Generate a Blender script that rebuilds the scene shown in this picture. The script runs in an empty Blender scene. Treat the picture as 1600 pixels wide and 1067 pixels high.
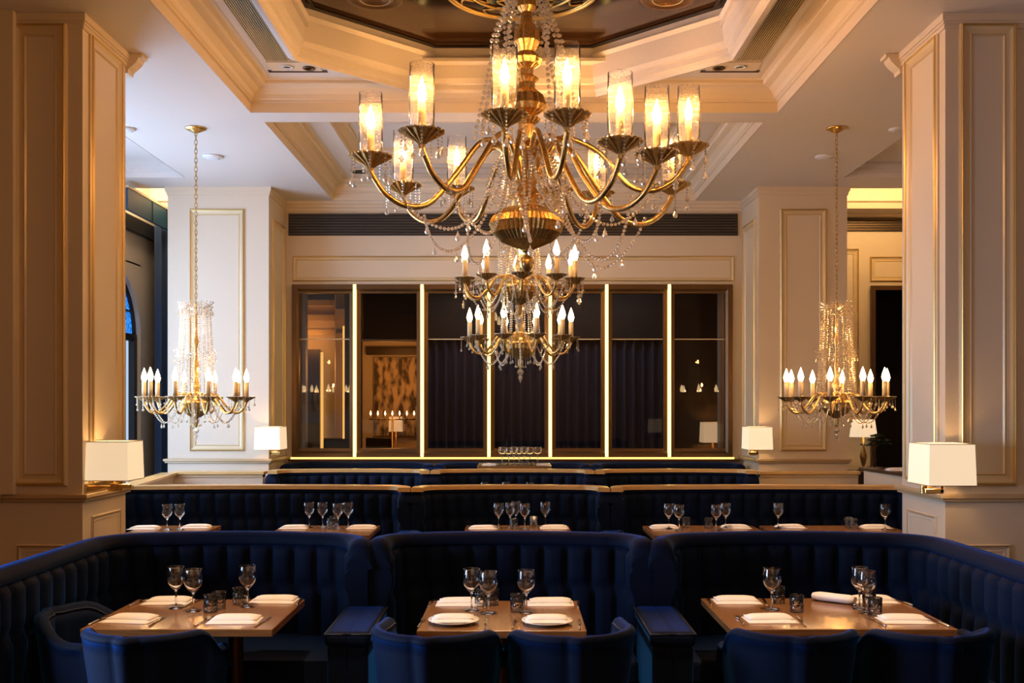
import bpy, bmesh, math, random
from math import sin, cos, pi, radians, sqrt
from mathutils import Vector, Matrix
random.seed(7)
SC = bpy.context.scene
COL = SC.collection

# ------------------------------------------------------------------ camera, world, exposure
cam_d = bpy.data.cameras.new('camera')
cam = bpy.data.objects.new('camera', cam_d); COL.objects.link(cam)
cam.location = (0, 0, 1.75); cam.rotation_euler = (pi/2, 0, 0)
cam_d.sensor_width = 36; cam_d.lens = 36
cam_d.shift_x = -3/1600; cam_d.shift_y = 101.5/1600
cam_d.clip_end = 200
SC.camera = cam
SC.view_settings.view_transform = 'Standard'
SC.view_settings.look = 'None'
SC.view_settings.exposure = 0.55
SC.view_settings.gamma = 1.0
SC.view_settings.use_curve_mapping = False
SC.cycles.use_denoising = True
SC.cycles.transparent_max_bounces = 24
SC.cycles.max_bounces = 10
SC.cycles.diffuse_bounces = 4
SC.cycles.transmission_bounces = 10
SC.cycles.sample_clamp_indirect = 3.0
SC.cycles.caustics_refractive = False
SC.cycles.caustics_reflective = False
world = bpy.data.worlds.new('world'); SC.world = world; world.use_nodes = True
bg = world.node_tree.nodes['Background']
bg.inputs[0].default_value = (0.35, 0.5, 0.8, 1); bg.inputs[1].default_value = 0.01

WARM = (1.0, 0.45, 0.115)
DAY = (0.50, 0.69, 1.0)

def lamp(name, kind, loc, energy, color, size=0.1, size_y=None, rot=None, parent=None, spread=None):
    d = bpy.data.lights.new(name, kind); d.energy = energy; d.color = color
    if kind == 'AREA':
        d.shape = 'RECTANGLE'; d.size = size; d.size_y = size_y or size
        if spread: d.spread = spread
    else:
        d.shadow_soft_size = size
    o = bpy.data.objects.new(name, d); COL.objects.link(o)
    o.location = loc
    if rot: o.rotation_euler = rot
    if parent: o.parent = parent
    return o

# daylight standing in the openings of the windows in the left wall (light travels +X)
E_MID, E_NEAR = 200, 85
lamp('daylight_middle_window', 'AREA', (-5.06, 10.05, 2.2), E_MID, DAY, 3.6, 3.2, (0, -pi/2, 0))
lamp('daylight_near_window', 'AREA', (-5.04, 3.5, 1.5), E_NEAR, DAY, 1.9, 2.0, (0, radians(-80), 0), spread=radians(100))

# added warm fill behind the viewer to light column faces; no fitting built
lamp('front_fill_light', 'POINT', (0.1, -0.6, 3.3), 90, WARM, 0.35)
# added spots that brighten the tables; only the outer middle-row pair sits at downlights
def spot(loc, aim, energy, deg, blend=0.6, col=(1, 0.66, 0.38), r=0.04):
    d = Vector(aim)-Vector(loc)
    o = lamp('table_fill_spot', 'SPOT', loc, energy, col, r, rot=d.to_track_quat('-Z', 'Y').to_euler())
    o.data.spot_size = radians(deg); o.data.spot_blend = blend
for x in (-1.5, -0.05, 1.48): spot((x*0.85, 4.3, 4.4), (x, 4.93, 0.75), 330, 26)
for x, y in ((-2.75, 8.3), (-1.52, 8.25), (0.03, 8.25), (1.54, 8.25), (2.6, 8.3)): spot((max(-1.9, min(1.9, x)), 8.80 if abs(x) > 1 else 8.55, 4.66 if abs(x) > 1 else 4.40), (x, y, 0.75), 260, 17)

# ------------------------------------------------------------------ materials
def new_mat(name):
    m = bpy.data.materials.new(name); m.use_nodes = True
    nt = m.node_tree
    return m, nt, nt.nodes['Principled BSDF']

def noise_bump(nt, b, scale, strength, stretch=(1, 1, 1), dist=0.01):
    tc = nt.nodes.new('ShaderNodeTexCoord'); mp = nt.nodes.new('ShaderNodeMapping')
    mp.inputs['Scale'].default_value = stretch
    n = nt.nodes.new('ShaderNodeTexNoise'); n.inputs['Scale'].default_value = scale; n.inputs['Detail'].default_value = 4
    bp = nt.nodes.new('ShaderNodeBump'); bp.inputs['Strength'].default_value = strength; bp.inputs['Distance'].default_value = dist
    nt.links.new(tc.outputs['Object'], mp.inputs[0]); nt.links.new(mp.outputs[0], n.inputs['Vector'])
    nt.links.new(n.outputs['Fac'], bp.inputs['Height']); nt.links.new(bp.outputs[0], b.inputs['Normal'])
    return n, mp

def color_noise(nt, b, n, c1, c2, lo=0.3, hi=0.7):
    r = nt.nodes.new('ShaderNodeValToRGB')
    r.color_ramp.elements[0].position = lo; r.color_ramp.elements[0].color = (*c1, 1)
    r.color_ramp.elements[1].position = hi; r.color_ramp.elements[1].color = (*c2, 1)
    nt.links.new(n.outputs['Fac'], r.inputs[0]); nt.links.new(r.outputs[0], b.inputs['Base Color'])

def simple(name, col, rough=0.5, metal=0.0, bump=None, var=None, **kw):
    m, nt, b = new_mat(name)
    b.inputs['Base Color'].default_value = (*col, 1)
    b.inputs['Roughness'].default_value = rough; b.inputs['Metallic'].default_value = metal
    for k, v in kw.items(): b.inputs[k.replace('_', ' ')].default_value = v
    if bump:
        n, mp = noise_bump(nt, b, *bump)
        if var: color_noise(nt, b, n, tuple(c*(1-var) for c in col), tuple(min(1, c*(1+var)) for c in col))
    return m

def emit(name, col, strength, sample=True):
    m = bpy.data.materials.new(name); m.use_nodes = True; nt = m.node_tree
    nt.nodes.remove(nt.nodes['Principled BSDF'])
    e = nt.nodes.new('ShaderNodeEmission'); e.inputs[0].default_value = (*col, 1); e.inputs[1].default_value = strength
    nt.links.new(e.outputs[0], nt.nodes['Material Output'].inputs[0])
    if not sample: m.cycles.emission_sampling = 'NONE'
    return m

M = {}
M['cream'] = simple('cream_paint', (0.64, 0.54, 0.415), 0.45, bump=(60, 0.03), var=0.015)
M['white'] = simple('ceiling_paint', (0.64, 0.59, 0.56), 0.5, bump=(40, 0.03), var=0.015)
M['gold_trim'] = simple('gilded_bead', (0.62, 0.40, 0.12), 0.32, 0.85, bump=(40, 0.05))
M['gilt_paint'] = simple('old_gold_paint', (0.62, 0.49, 0.30), 0.32, 0.12, bump=(40, 0.05))
M['dado'] = simple('bronze_rail', (0.50, 0.36, 0.20), 0.32, 0.1, bump=(40, 0.05))
M['brass'] = simple('polished_brass', (0.80, 0.54, 0.20), 0.2, 1.0, bump=(30, 0.03))
M['antique'] = simple('antique_brass', (0.72, 0.47, 0.17), 0.28, 1.0, bump=(60, 0.15), var=0.3)
M['antique_dark'] = simple('aged_brass', (0.52, 0.34, 0.12), 0.42, 1.0, bump=(60, 0.15), var=0.3)
M['bronze'] = simple('dark_bronze', (0.10, 0.055, 0.022), 0.35, 0.7, bump=(30, 0.05))
M['black'] = simple('black_slot', (0.012, 0.011, 0.010), 0.5, bump=(30, 0.05))
M['slat'] = simple('grille_slat', (0.075, 0.068, 0.06), 0.4, 0.5, bump=(30, 0.05))
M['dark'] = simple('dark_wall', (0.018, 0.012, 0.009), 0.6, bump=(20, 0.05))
M['floor'] = simple('dark_oak_floor', (0.030, 0.016, 0.009), 0.35, bump=(8, 0.1, (1, 12, 1)), var=0.4)
M['dome'] = simple('lacquered_dome', (0.030, 0.012, 0.003), 0.10, 0.2, bump=(3, 0.04), var=0.3)
M['linen'] = simple('white_linen', (0.86, 0.82, 0.78), 0.8, bump=(180, 0.12))
M['porcelain'] = simple('porcelain', (0.86, 0.83, 0.78), 0.12, bump=(5, 0.01))
M['steel'] = simple('cutlery_steel', (0.72, 0.68, 0.62), 0.15, 1.0, bump=(30, 0.02))
M['ivory'] = simple('candle_ivory', (0.80, 0.62, 0.36), 0.45, bump=(40, 0.05))
M['curtain'] = simple('navy_curtain', (0.010, 0.040, 0.105), 0.8, bump=(120, 0.1), Sheen_Weight=0.2)
M['curtain_dark'] = simple('midnight_curtain', (0.035, 0.042, 0.085), 0.8, bump=(120, 0.1))
M['leaf'] = simple('bonsai_leaf', (0.02, 0.06, 0.02), 0.6, bump=(30, 0.2), var=0.4)
M['bark'] = simple('bark', (0.05, 0.03, 0.018), 0.8, bump=(30, 0.3))
M['chairdark'] = simple('brown_leather', (0.045, 0.022, 0.014), 0.4, bump=(60, 0.1))
M['darkwood'] = simple('dark_walnut', (0.035, 0.015, 0.008), 0.35, bump=(10, 0.1, (1, 10, 1)), var=0.4)
M['plastic'] = simple('white_fitting', (0.62, 0.62, 0.64), 0.4, bump=(30, 0.03))
M['speaker'] = simple('bronze_fitting', (0.10, 0.05, 0.018), 0.3, 0.6, bump=(90, 0.1))

def velvet():
    m, nt, b = new_mat('navy_velvet')
    b.inputs['Roughness'].default_value = 0.75
    b.inputs['Specular IOR Level'].default_value = 0.15
    b.inputs['Sheen Weight'].default_value = 0.40
    b.inputs['Sheen Roughness'].default_value = 0.35
    b.inputs['Sheen Tint'].default_value = (0.012, 0.17, 0.80, 1)
    n, mp = noise_bump(nt, b, 90, 0.05)
    color_noise(nt, b, n, (0.0003, 0.0042, 0.018), (0.0005, 0.0066, 0.028))
    return m
M['velvet'] = velvet()
M['piping'] = simple('navy_piping', (0.006, 0.010, 0.030), 0.5, bump=(60, 0.05))

def wood(name, c1, c2, rough, sx=(1, 14, 14), scale=6):
    m, nt, b = new_mat(name)
    b.inputs['Roughness'].default_value = rough
    b.inputs['Coat Weight'].default_value = 0.25; b.inputs['Coat Roughness'].default_value = 0.18
    n, mp = noise_bump(nt, b, scale, 0.02, sx)
    n.inputs['Distortion'].default_value = 0.6
    color_noise(nt, b, n, c1, c2, 0.35, 0.68)
    return m
M['table'] = wood('oak_tabletop', (0.20, 0.090, 0.030), (0.30, 0.145, 0.052), 0.20)
M['rail'] = wood('golden_oak_rail', (0.62, 0.40, 0.15), (0.74, 0.50, 0.21), 0.3)

def glass(name, col=(1, 1, 1), rough=0.0):
    m = bpy.data.materials.new(name); m.use_nodes = True; nt = m.node_tree
    nt.nodes.remove(nt.nodes['Principled BSDF'])
    g = nt.nodes.new('ShaderNodeBsdfGlass'); g.inputs['Color'].default_value = (*col, 1)
    g.inputs['Roughness'].default_value = rough; g.inputs['IOR'].default_value = 1.47
    nt.links.new(g.outputs[0], nt.nodes['Material Output'].inputs[0])
    return m, nt, g
M['glass'] = glass('clear_glass')[0]
def cut_glass():
    m = bpy.data.materials.new('cut_glass'); m.use_nodes = True; nt = m.node_tree
    nt.nodes.remove(nt.nodes['Principled BSDF'])
    tc = nt.nodes.new('ShaderNodeTexCoord'); v = nt.nodes.new('ShaderNodeTexVoronoi'); v.inputs['Scale'].default_value = 75
    bp = nt.nodes.new('ShaderNodeBump'); bp.inputs['Strength'].default_value = 0.5; bp.inputs['Distance'].default_value = 0.01
    t = nt.nodes.new('ShaderNodeBsdfTransparent'); g = nt.nodes.new('ShaderNodeBsdfGlossy'); g.inputs['Roughness'].default_value = 0.08
    f = nt.nodes.new('ShaderNodeFresnel'); f.inputs['IOR'].default_value = 1.5
    mx = nt.nodes.new('ShaderNodeMixShader')
    nt.links.new(tc.outputs['Object'], v.inputs['Vector']); nt.links.new(v.outputs['Distance'], bp.inputs['Height'])
    nt.links.new(bp.outputs[0], g.inputs['Normal']); nt.links.new(bp.outputs[0], f.inputs['Normal'])
    nt.links.new(f.outputs[0], mx.inputs[0]); nt.links.new(t.outputs[0], mx.inputs[1]); nt.links.new(g.outputs[0], mx.inputs[2])
    nt.links.new(mx.outputs[0], nt.nodes['Material Output'].inputs[0])
    return m
M['cut_glass'] = cut_glass()

def thin_glass(name, refl, tint=(1, 1, 1), rough=0.0, fres=1.45):
    """a sheet of glass: see-through with a fresnel reflection"""
    m = bpy.data.materials.new(name); m.use_nodes = True; nt = m.node_tree
    nt.nodes.remove(nt.nodes['Principled BSDF'])
    t = nt.nodes.new('ShaderNodeBsdfTransparent'); t.inputs[0].default_value = (*tint, 1)
    g = nt.nodes.new('ShaderNodeBsdfGlossy'); g.inputs['Roughness'].default_value = rough; g.inputs['Color'].default_value = (refl, refl, refl, 1)
    f = nt.nodes.new('ShaderNodeFresnel'); f.inputs['IOR'].default_value = fres
    mx = nt.nodes.new('ShaderNodeMixShader')
    nt.links.new(f.outputs[0], mx.inputs[0]); nt.links.new(t.outputs[0], mx.inputs[1]); nt.links.new(g.outputs[0], mx.inputs[2])
    nt.links.new(mx.outputs[0], nt.nodes['Material Output'].inputs[0])
    return m
M['pane'] = thin_glass('smoked_pane', 0.8, (0.72, 0.66, 0.60), 0.0, 1.35)
M['window_glass'] = thin_glass('window_glass', 0.8, (0.95, 0.97, 1.0))

def crackle():
    """seeded glass of the candle chimneys: see-through, with speckles that catch the flame"""
    m = bpy.data.materials.new('seeded_glass'); m.use_nodes = True; nt = m.node_tree
    nt.nodes.remove(nt.nodes['Principled BSDF'])
    t = nt.nodes.new('ShaderNodeBsdfTransparent')
    tr = nt.nodes.new('ShaderNodeBsdfTranslucent'); tr.inputs[0].default_value = (1, 0.93, 0.84, 1)
    g = nt.nodes.new('ShaderNodeBsdfGlossy'); g.inputs['Roughness'].default_value = 0.08
    tc = nt.nodes.new('ShaderNodeTexCoord'); v = nt.nodes.new('ShaderNodeTexVoronoi'); v.inputs['Scale'].default_value = 60
    r = nt.nodes.new('ShaderNodeValToRGB')
    r.color_ramp.elements[0].position = 0.18; r.color_ramp.elements[0].color = (0.26, 0.26, 0.26, 1)
    r.color_ramp.elements[1].position = 0.34; r.color_ramp.elements[1].color = (0.02, 0.02, 0.02, 1)
    f = nt.nodes.new('ShaderNodeLayerWeight'); f.inputs[0].default_value = 0.10
    a = nt.nodes.new('ShaderNodeMixShader'); b = nt.nodes.new('ShaderNodeMixShader')
    nt.links.new(tc.outputs['Object'], v.inputs['Vector']); nt.links.new(v.outputs['Distance'], r.inputs[0])
    nt.links.new(r.outputs[0], a.inputs[0]); nt.links.new(t.outputs[0], a.inputs[1]); nt.links.new(tr.outputs[0], a.inputs[2])
    nt.links.new(f.outputs['Fresnel'], b.inputs[0]); nt.links.new(a.outputs[0], b.inputs[1]); nt.links.new(g.outputs[0], b.inputs[2])
    nt.links.new(b.outputs[0], nt.nodes['Material Output'].inputs[0])
    return m
M['chimney'] = crackle()

def crystal():
    m = bpy.data.materials.new('crystal'); m.use_nodes = True; nt = m.node_tree
    nt.nodes.remove(nt.nodes['Principled BSDF'])
    gl = nt.nodes.new('ShaderNodeBsdfGlossy'); gl.inputs['Roughness'].default_value = 0.12; gl.inputs[0].default_value = (1, 0.90, 0.74, 1)
    tr = nt.nodes.new('ShaderNodeBsdfTranslucent'); tr.inputs[0].default_value = (1, 0.9, 0.75, 1)
    t = nt.nodes.new('ShaderNodeBsdfTransparent')
    a = nt.nodes.new('ShaderNodeMixShader'); a.inputs[0].default_value = 0.45
    b = nt.nodes.new('ShaderNodeMixShader'); b.inputs[0].default_value = 0.18
    nt.links.new(tr.outputs[0], a.inputs[1]); nt.links.new(gl.outputs[0], a.inputs[2])
    nt.links.new(a.outputs[0], b.inputs[1]); nt.links.new(t.outputs[0], b.inputs[2])
    nt.links.new(b.outputs[0], nt.nodes['Material Output'].inputs[0])
    return m
M['crystal'] = crystal()

def shade_fabric():
    m = bpy.data.materials.new('lampshade_linen'); m.use_nodes = True; nt = m.node_tree
    b = nt.nodes['Principled BSDF']
    b.inputs['Base Color'].default_value = (0.80, 0.70, 0.55, 1); b.inputs['Roughness'].default_value = 0.9
    b.inputs['Emission Color'].default_value = (1.0, 0.76, 0.48, 1); b.inputs['Emission Strength'].default_value = 0.50
    noise_bump(nt, b, 200, 0.1)
    return m
M['shade'] = shade_fabric()
M['bulb'] = emit('candle_bulb_glow', (1.0, 0.70, 0.36), 14, False)
M['led'] = emit('led_strip_glow', (1.0, 0.68, 0.20), 2.6)
M['led_soft'] = emit('led_ledge_glow', (1.0, 0.58, 0.16), 1.3)
M['cove_cool'] = emit('cove_glow', (1.0, 0.86, 0.66), 2.0)
M['slit'] = emit('blue_daylight_glow', (0.10, 0.30, 0.60), 0.7, False)  # daylight at the slit window, put in as glow of its surface
M['paper'] = emit('lit_frosted_glass', (0.55, 0.72, 1.0), 0.6, False)

def blue_glass():
    m = bpy.data.materials.new('rippled_blue_glass'); m.use_nodes = True; nt = m.node_tree
    b = nt.nodes['Principled BSDF']; b.inputs['Roughness'].default_value = 0.25
    tc = nt.nodes.new('ShaderNodeTexCoord'); n = nt.nodes.new('ShaderNodeTexNoise'); n.inputs['Scale'].default_value = 26; n.inputs['Detail'].default_value = 6
    r = nt.nodes.new('ShaderNodeValToRGB')
    r.color_ramp.elements[0].position = 0.35; r.color_ramp.elements[0].color = (0.0, 0.03, 0.20, 1)
    r.color_ramp.elements[1].position = 0.65; r.color_ramp.elements[1].color = (0.03, 0.22, 0.62, 1)
    nt.links.new(tc.outputs['Object'], n.inputs['Vector']); nt.links.new(n.outputs['Fac'], r.inputs[0])
    nt.links.new(r.outputs[0], b.inputs['Base Color']); nt.links.new(r.outputs[0], b.inputs['Emission Color'])
    b.inputs['Emission Strength'].default_value = 1.3
    m.cycles.emission_sampling = 'NONE'
    return m
M['blue_glass'] = blue_glass()
M['teal'] = simple('teal_pelmet', (0.006, 0.05, 0.09), 0.4, bump=(20, 0.05))

def mural():
    m, nt, b = new_mat('faded_mural')
    b.inputs['Roughness'].default_value = 0.6
    n, mp = noise_bump(nt, b, 5, 0.0, (1.6, 1.6, 0.7))
    n.inputs['Detail'].default_value = 8
    color_noise(nt, b, n, (0.05, 0.028, 0.014), (0.62, 0.46, 0.28), 0.40, 0.56)
    return m
M['mural'] = mural()

# ------------------------------------------------------------------ mesh building
class MB:
    def __init__(s): s.v = []; s.f = []; s.sm = []
    def add(s, vs, fs, smooth=False):
        o = len(s.v); s.v += [tuple(p) for p in vs]
        s.f += [tuple(i+o for i in f) for f in fs]; s.sm += [smooth]*len(fs)
        return s
    def box(s, x0, x1, y0, y1, z0, z1, mat=None):
        vs = [Vector(p) for p in ((x0,y0,z0),(x1,y0,z0),(x1,y1,z0),(x0,y1,z0),(x0,y0,z1),(x1,y0,z1),(x1,y1,z1),(x0,y1,z1))]
        if mat: vs = [mat @ p for p in vs]
        return s.add(vs, [(0,3,2,1),(4,5,6,7),(0,1,5,4),(1,2,6,5),(2,3,7,6),(3,0,4,7)])
    def lathe(s, prof, c=(0,0,0), seg=24, rib=0, ribamp=0.0, mat=None, smooth=True):
        vs = []; fs = []; n = len(prof)
        for (r, z) in prof:
            for k in range(seg):
                a = 2*pi*k/seg
                rr = r*(1+ribamp*(abs(sin(a*rib/2))-0.5)) if rib else r
                vs.append(Vector((c[0]+rr*cos(a), c[1]+rr*sin(a), c[2]+z)))
        for i in range(n-1):
            for k in range(seg):
                k2 = (k+1) % seg
                fs.append((i*seg+k, i*seg+k2, (i+1)*seg+k2, (i+1)*seg+k))
        if mat: vs = [mat @ p for p in vs]
        s.add(vs, fs, smooth)
        o = len(s.v)-len(vs)
        if prof[0][0] > 1e-6: s.f.append(tuple(o+k for k in reversed(range(seg)))); s.sm.append(False)
        if prof[-1][0] > 1e-6: s.f.append(tuple(o+(n-1)*seg+k for k in range(seg))); s.sm.append(False)
        return s
    def tube(s, pts, r, seg=8, closed=False):
        pts = [Vector(p) for p in pts]; n = len(pts); vs = []; fs = []
        rs = r if isinstance(r, (list, tuple)) else [r]*n
        up = None
        for i, p in enumerate(pts):
            if closed: t = pts[(i+1) % n]-pts[i-1]
            else: t = pts[min(i+1, n-1)]-pts[max(i-1, 0)]
            t.normalize()
            if up is None:
                up = Vector((0,0,1)) if abs(t.z) < 0.9 else Vector((1,0,0))
            b1 = up - t*up.dot(t)
            if b1.length < 1e-5: b1 = t.orthogonal()
            b1.normalize(); b2 = t.cross(b1); up = b1
            for k in range(seg):
                a = 2*pi*k/seg
                vs.append(p + (b1*cos(a)+b2*sin(a))*rs[i])
        m = n if closed else n-1
        for i in range(m):
            j = (i+1) % n
            for k in range(seg):
                k2 = (k+1) % seg
                fs.append((i*seg+k, i*seg+k2, j*seg+k2, j*seg+k))
        s.add(vs, fs, True)
        if not closed:
            o = len(s.v)-len(vs)
            s.f.append(tuple(o+k for k in reversed(range(seg)))); s.sm.append(False)
            s.f.append(tuple(o+(n-1)*seg+k for k in range(seg))); s.sm.append(False)
        return s
    def prism(s, poly, z0, z1):
        n = len(poly)
        vs = [(x, y, z0) for x, y in poly]+[(x, y, z1) for x, y in poly]
        fs = [tuple(reversed(range(n))), tuple(range(n, 2*n))]+[(i, (i+1) % n, n+(i+1) % n, n+i) for i in range(n)]
        return s.add(vs, fs)
    def loops(s, loops, closed=True, cap0=False, cap1=False, smooth=False):
        """skin a list of equal-length vertex loops"""
        n = len(loops[0]); vs = [p for L in loops for p in L]; fs = []
        for i in range(len(loops)-1):
            for k in range(n if closed else n-1):
                k2 = (k+1) % n
                fs.append((i*n+k, i*n+k2, (i+1)*n+k2, (i+1)*n+k))
        s.add(vs, fs, smooth)
        o = len(s.v)-len(vs)
        if cap0: s.f.append(tuple(o+k for k in reversed(range(n)))); s.sm.append(False)
        if cap1: s.f.append(tuple(o+(len(loops)-1)*n+k for k in range(n))); s.sm.append(False)
        return s
    def bead(s, p, r, stretch=1.0):
        x, y, z = p; q = r*stretch
        s.add([(x+r,y,z),(x,y+r,z),(x-r,y,z),(x,y-r,z),(x,y,z+q),(x,y,z-q)],
              [(0,1,4),(1,2,4),(2,3,4),(3,0,4),(1,0,5),(2,1,5),(3,2,5),(0,3,5)])
        return s
    def gem(s, p, r):
        x, y, z = p; vs = []
        for zz, rr in ((0.55, 0.6), (0, 1.0), (-0.55, 0.6)):
            for k in range(6):
                a = pi*k/3+(0.5 if zz == 0 else 0)
                vs.append((x+r*rr*cos(a), y+r*rr*sin(a), z+r*zz))
        vs += [(x, y, z+r*0.95), (x, y, z-r*0.95)]
        fs = []
        for i in range(2):
            for k in range(6):
                k2 = (k+1) % 6; fs.append(((i+1)*6+k, (i+1)*6+k2, i*6+k2, i*6+k))
        for k in range(6):
            k2 = (k+1) % 6; fs += [(k, k2, 18), (12+k2, 12+k, 19)]
        return s.add(vs, fs)
    def drop(s, p, r, h):
        """pear-shaped crystal hanging below p"""
        return s.lathe([(0.0003, 0), (r*0.25, -h*0.2), (r*0.8, -h*0.55), (r, -h*0.72), (r*0.6, -h*0.92), (0.0003, -h)], p, 6, smooth=False)
    def chainpts(s, pts, step, r, fancy=True):
        """beads strung along a polyline"""
        d = 0; acc = 0
        for a, b in zip(pts, pts[1:]):
            a = Vector(a); b = Vector(b); L = (b-a).length
            while acc <= L and L > 0:
                q = a+(b-a)*(acc/L)
                (s.gem if fancy else s.bead)(q, r)
                acc += step
            acc -= L
        return s
    def build(s, name, mat, parent=None, bevel=0, seg=2, local=None):
        me = bpy.data.meshes.new(name)
        me.from_pydata(s.v, [], s.f)
        me.polygons.foreach_set('use_smooth', s.sm)
        if bevel:
            bm = bmesh.new(); bm.from_mesh(me)
            bmesh.ops.bevel(bm, geom=bm.edges[:], offset=bevel, segments=seg, affect='EDGES', profile=0.5, clamp_overlap=True)
            bm.to_mesh(me); bm.free()
        me.materials.append(M[mat] if isinstance(mat, str) else mat)
        o = bpy.data.objects.new(name, me); COL.objects.link(o)
        if parent: o.parent = parent
        return o

def thing(name, label, cat, loc=(0,0,0), rz=0, group=None, scale=1.0):
    o = bpy.data.objects.new(name, None); COL.objects.link(o)
    o.location = loc; o.rotation_euler = (0, 0, rz); o.scale = (scale,)*3
    o.empty_display_size = 0.1
    o['label'] = label; o['category'] = cat
    if group: o['group'] = group
    return o
def tag(o, label, cat, group=None, kind=None):
    o['label'] = label; o['category'] = cat
    if group: o['group'] = group
    if kind: o['kind'] = kind
    return o
def struct(o):
    o['kind'] = 'structure'; return o
KIDS = {}
def copy_tree(o, parent=None, first=True):
    c = o.copy(); COL.objects.link(c)
    if parent: c.parent = parent
    for ch in list(o.children): copy_tree(ch, c)
    return c

# frame of raised moulding on a plane: o = corner, u,v unit vectors in plane, n outward; w,h size
def moulding(mb, o, u, v, n, w, h, prof):
    """prof: list of (inset, height) across the moulding"""
    o, u, v, n = Vector(o), Vector(u), Vector(v), Vector(n)
    loops = []
    for ins, ht in prof:
        loops.append([o+u*ins+v*ins+n*ht, o+u*(w-ins)+v*ins+n*ht, o+u*(w-ins)+v*(h-ins)+n*ht, o+u*ins+v*(h-ins)+n*ht])
    mb.loops(loops)

def panel_frame(parent, o, u, v, n, w, h, s=1.0, gilt=True):
    """cream outer moulding, two gilt beads and an inner lip, all on one wall panel"""
    mb = MB()
    moulding(mb, o, u, v, n, w, h, [(0, 0), (0, 0.012*s), (0.012*s, 0.022*s), (0.03*s, 0.022*s), (0.05*s, 0.010*s), (0.075*s, 0.006*s), (0.085*s, 0.012*s), (0.095*s, 0.0)])
    a = mb.build('panel_moulding', 'gilt_paint' if gilt else 'cream', parent)
    mb = MB()
    moulding(mb, o, u, v, n, w, h, [(0.012*s, 0.0), (0.012*s, 0.026*s), (0.018*s, 0.032*s), (0.026*s, 0.026*s), (0.026*s, 0.0)])
    mb.build('gilt_bead', 'gold_trim', parent)
    return a

# ------------------------------------------------------------------ room shell
CZ = 4.45
fl = MB().box(-5.4, 6.2, -3.2, 22, -0.1, 0).build('floor', 'floor'); struct(fl)
pf = MB().box(-2.95, 2.95, 11.82, 13.55, 0.0, 0.29).build('floor_platform', 'floor'); struct(pf)

# ceiling with openings for the trays
C1 = (-2.42, 2.42, 4.9, 9.4)
C2 = (-2.37, 2.37, 9.72, 13.40)
TL = (-4.95, -3.88, 8.4, 12.07)
TR = (3.88, 5.6, 8.4, 12.07)
KL = (-4.95, -3.95, 12.66, 13.95)
KR = (3.97, 5.6, 12.66, 13.95)
HOLES = [C1, C2, TL, TR, KL, KR]
def cells(x0, x1, y0, y1, holes):
    xs = sorted({x0, x1, *[h[0] for h in holes], *[h[1] for h in holes]})
    ys = sorted({y0, y1, *[h[2] for h in holes], *[h[3] for h in holes]})
    for a, b in zip(xs, xs[1:]):
        for c, d in zip(ys, ys[1:]):
            mx, my = (a+b)/2, (c+d)/2
            if not any(h[0] < mx < h[1] and h[2] < my < h[3] for h in holes):
                yield a, b, c, d
mb = MB()
for a, b, c, d in cells(-5.1, 5.75, -3.0, 14.8, HOLES): mb.box(a, b, c, d, CZ, CZ+0.03)
struct(mb.build('ceiling', 'white'))

def tray(name, R, prof, mat='cream', cap=None, capmat='white'):
    x0, x1, y0, y1 = R; mb = MB(); loops = []
    for ins, z in [(i_+0.003, z_) for i_, z_ in prof]:
        loops.append([(x0+ins, y0+ins, z), (x1-ins, y0+ins, z), (x1-ins, y1-ins, z), (x0+ins, y1-ins, z)])
    mb.loops(loops)
    o = struct(mb.build(name, mat))
    ins, z = prof[-1]
    return o, (x0+ins, x1-ins, y0+ins, y1-ins, z)
crown = [(0, CZ-0.004), (0, CZ+0.085), (0.02, CZ+0.09), (0.02, CZ+0.105), (0.035, CZ+0.115), (0.05, CZ+0.15), (0.10, CZ+0.19), (0.16, CZ+0.205), (0.17, CZ+0.215), (0.17, CZ+0.24), (0.20, CZ+0.25), (0.235, CZ+0.25)]
_, in1 = tray('ceiling_coffer', C1, crown)
# soffit of the first coffer around the dome ring
RCX, RCY = 0.0, 7.15
def ring(f, z, fx=None):
    P = [(-0.68, 1.70), (0.68, 1.70), (1.62, 0.80), (1.62, -0.80), (0.68, -1.70), (-0.68, -1.70), (-1.62, -0.80), (-1.62, 0.80)]
    return [(RCX+x*(1+f/1.62), RCY+y*(1+f/1.70), z) for x, y in P]
x0, x1, y0, y1, z = in1
mb = MB()
for a, b, c, d in cells(x0, x1, y0, y1, [(-1.6, 1.6, 5.6, 8.75)]): mb.box(a, b, c, d, z, z+0.03)
struct(mb.build('ceiling_soffit', 'white'))
mb = MB()
mb.loops([ring(0.14, z+0.01), ring(0.16, CZ+0.12), ring(0.15, CZ+0.03), ring(0.12, CZ+0.01), ring(0.085, CZ+0.0), ring(0.075, CZ+0.03), ring(0.05, CZ+0.05),
          ring(0.045, CZ+0.09), ring(0.025, CZ+0.10), ring(0.01, CZ+0.14), ring(-0.005, CZ+0.30), ring(-0.03, CZ+0.33), ring(0.01, CZ+0.335), ring(0.01, CZ+0.40)])
struct(mb.build('ceiling_dome_ring', 'white'))
mb = MB(); mb.loops([ring(0.012, CZ+0.40), ring(-0.05, CZ+0.402), ring(-0.05, CZ+0.385), ring(-0.08, CZ+0.385)])
struct(mb.build('trim_1', 'black'))
mb = MB(); mb.loops([ring(-0.03, CZ+0.39), ring(-0.03, CZ+0.44)], cap0=True, cap1=True)
struct(mb.build('ceiling_dome', 'dome'))
DZ = CZ+0.39

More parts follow.
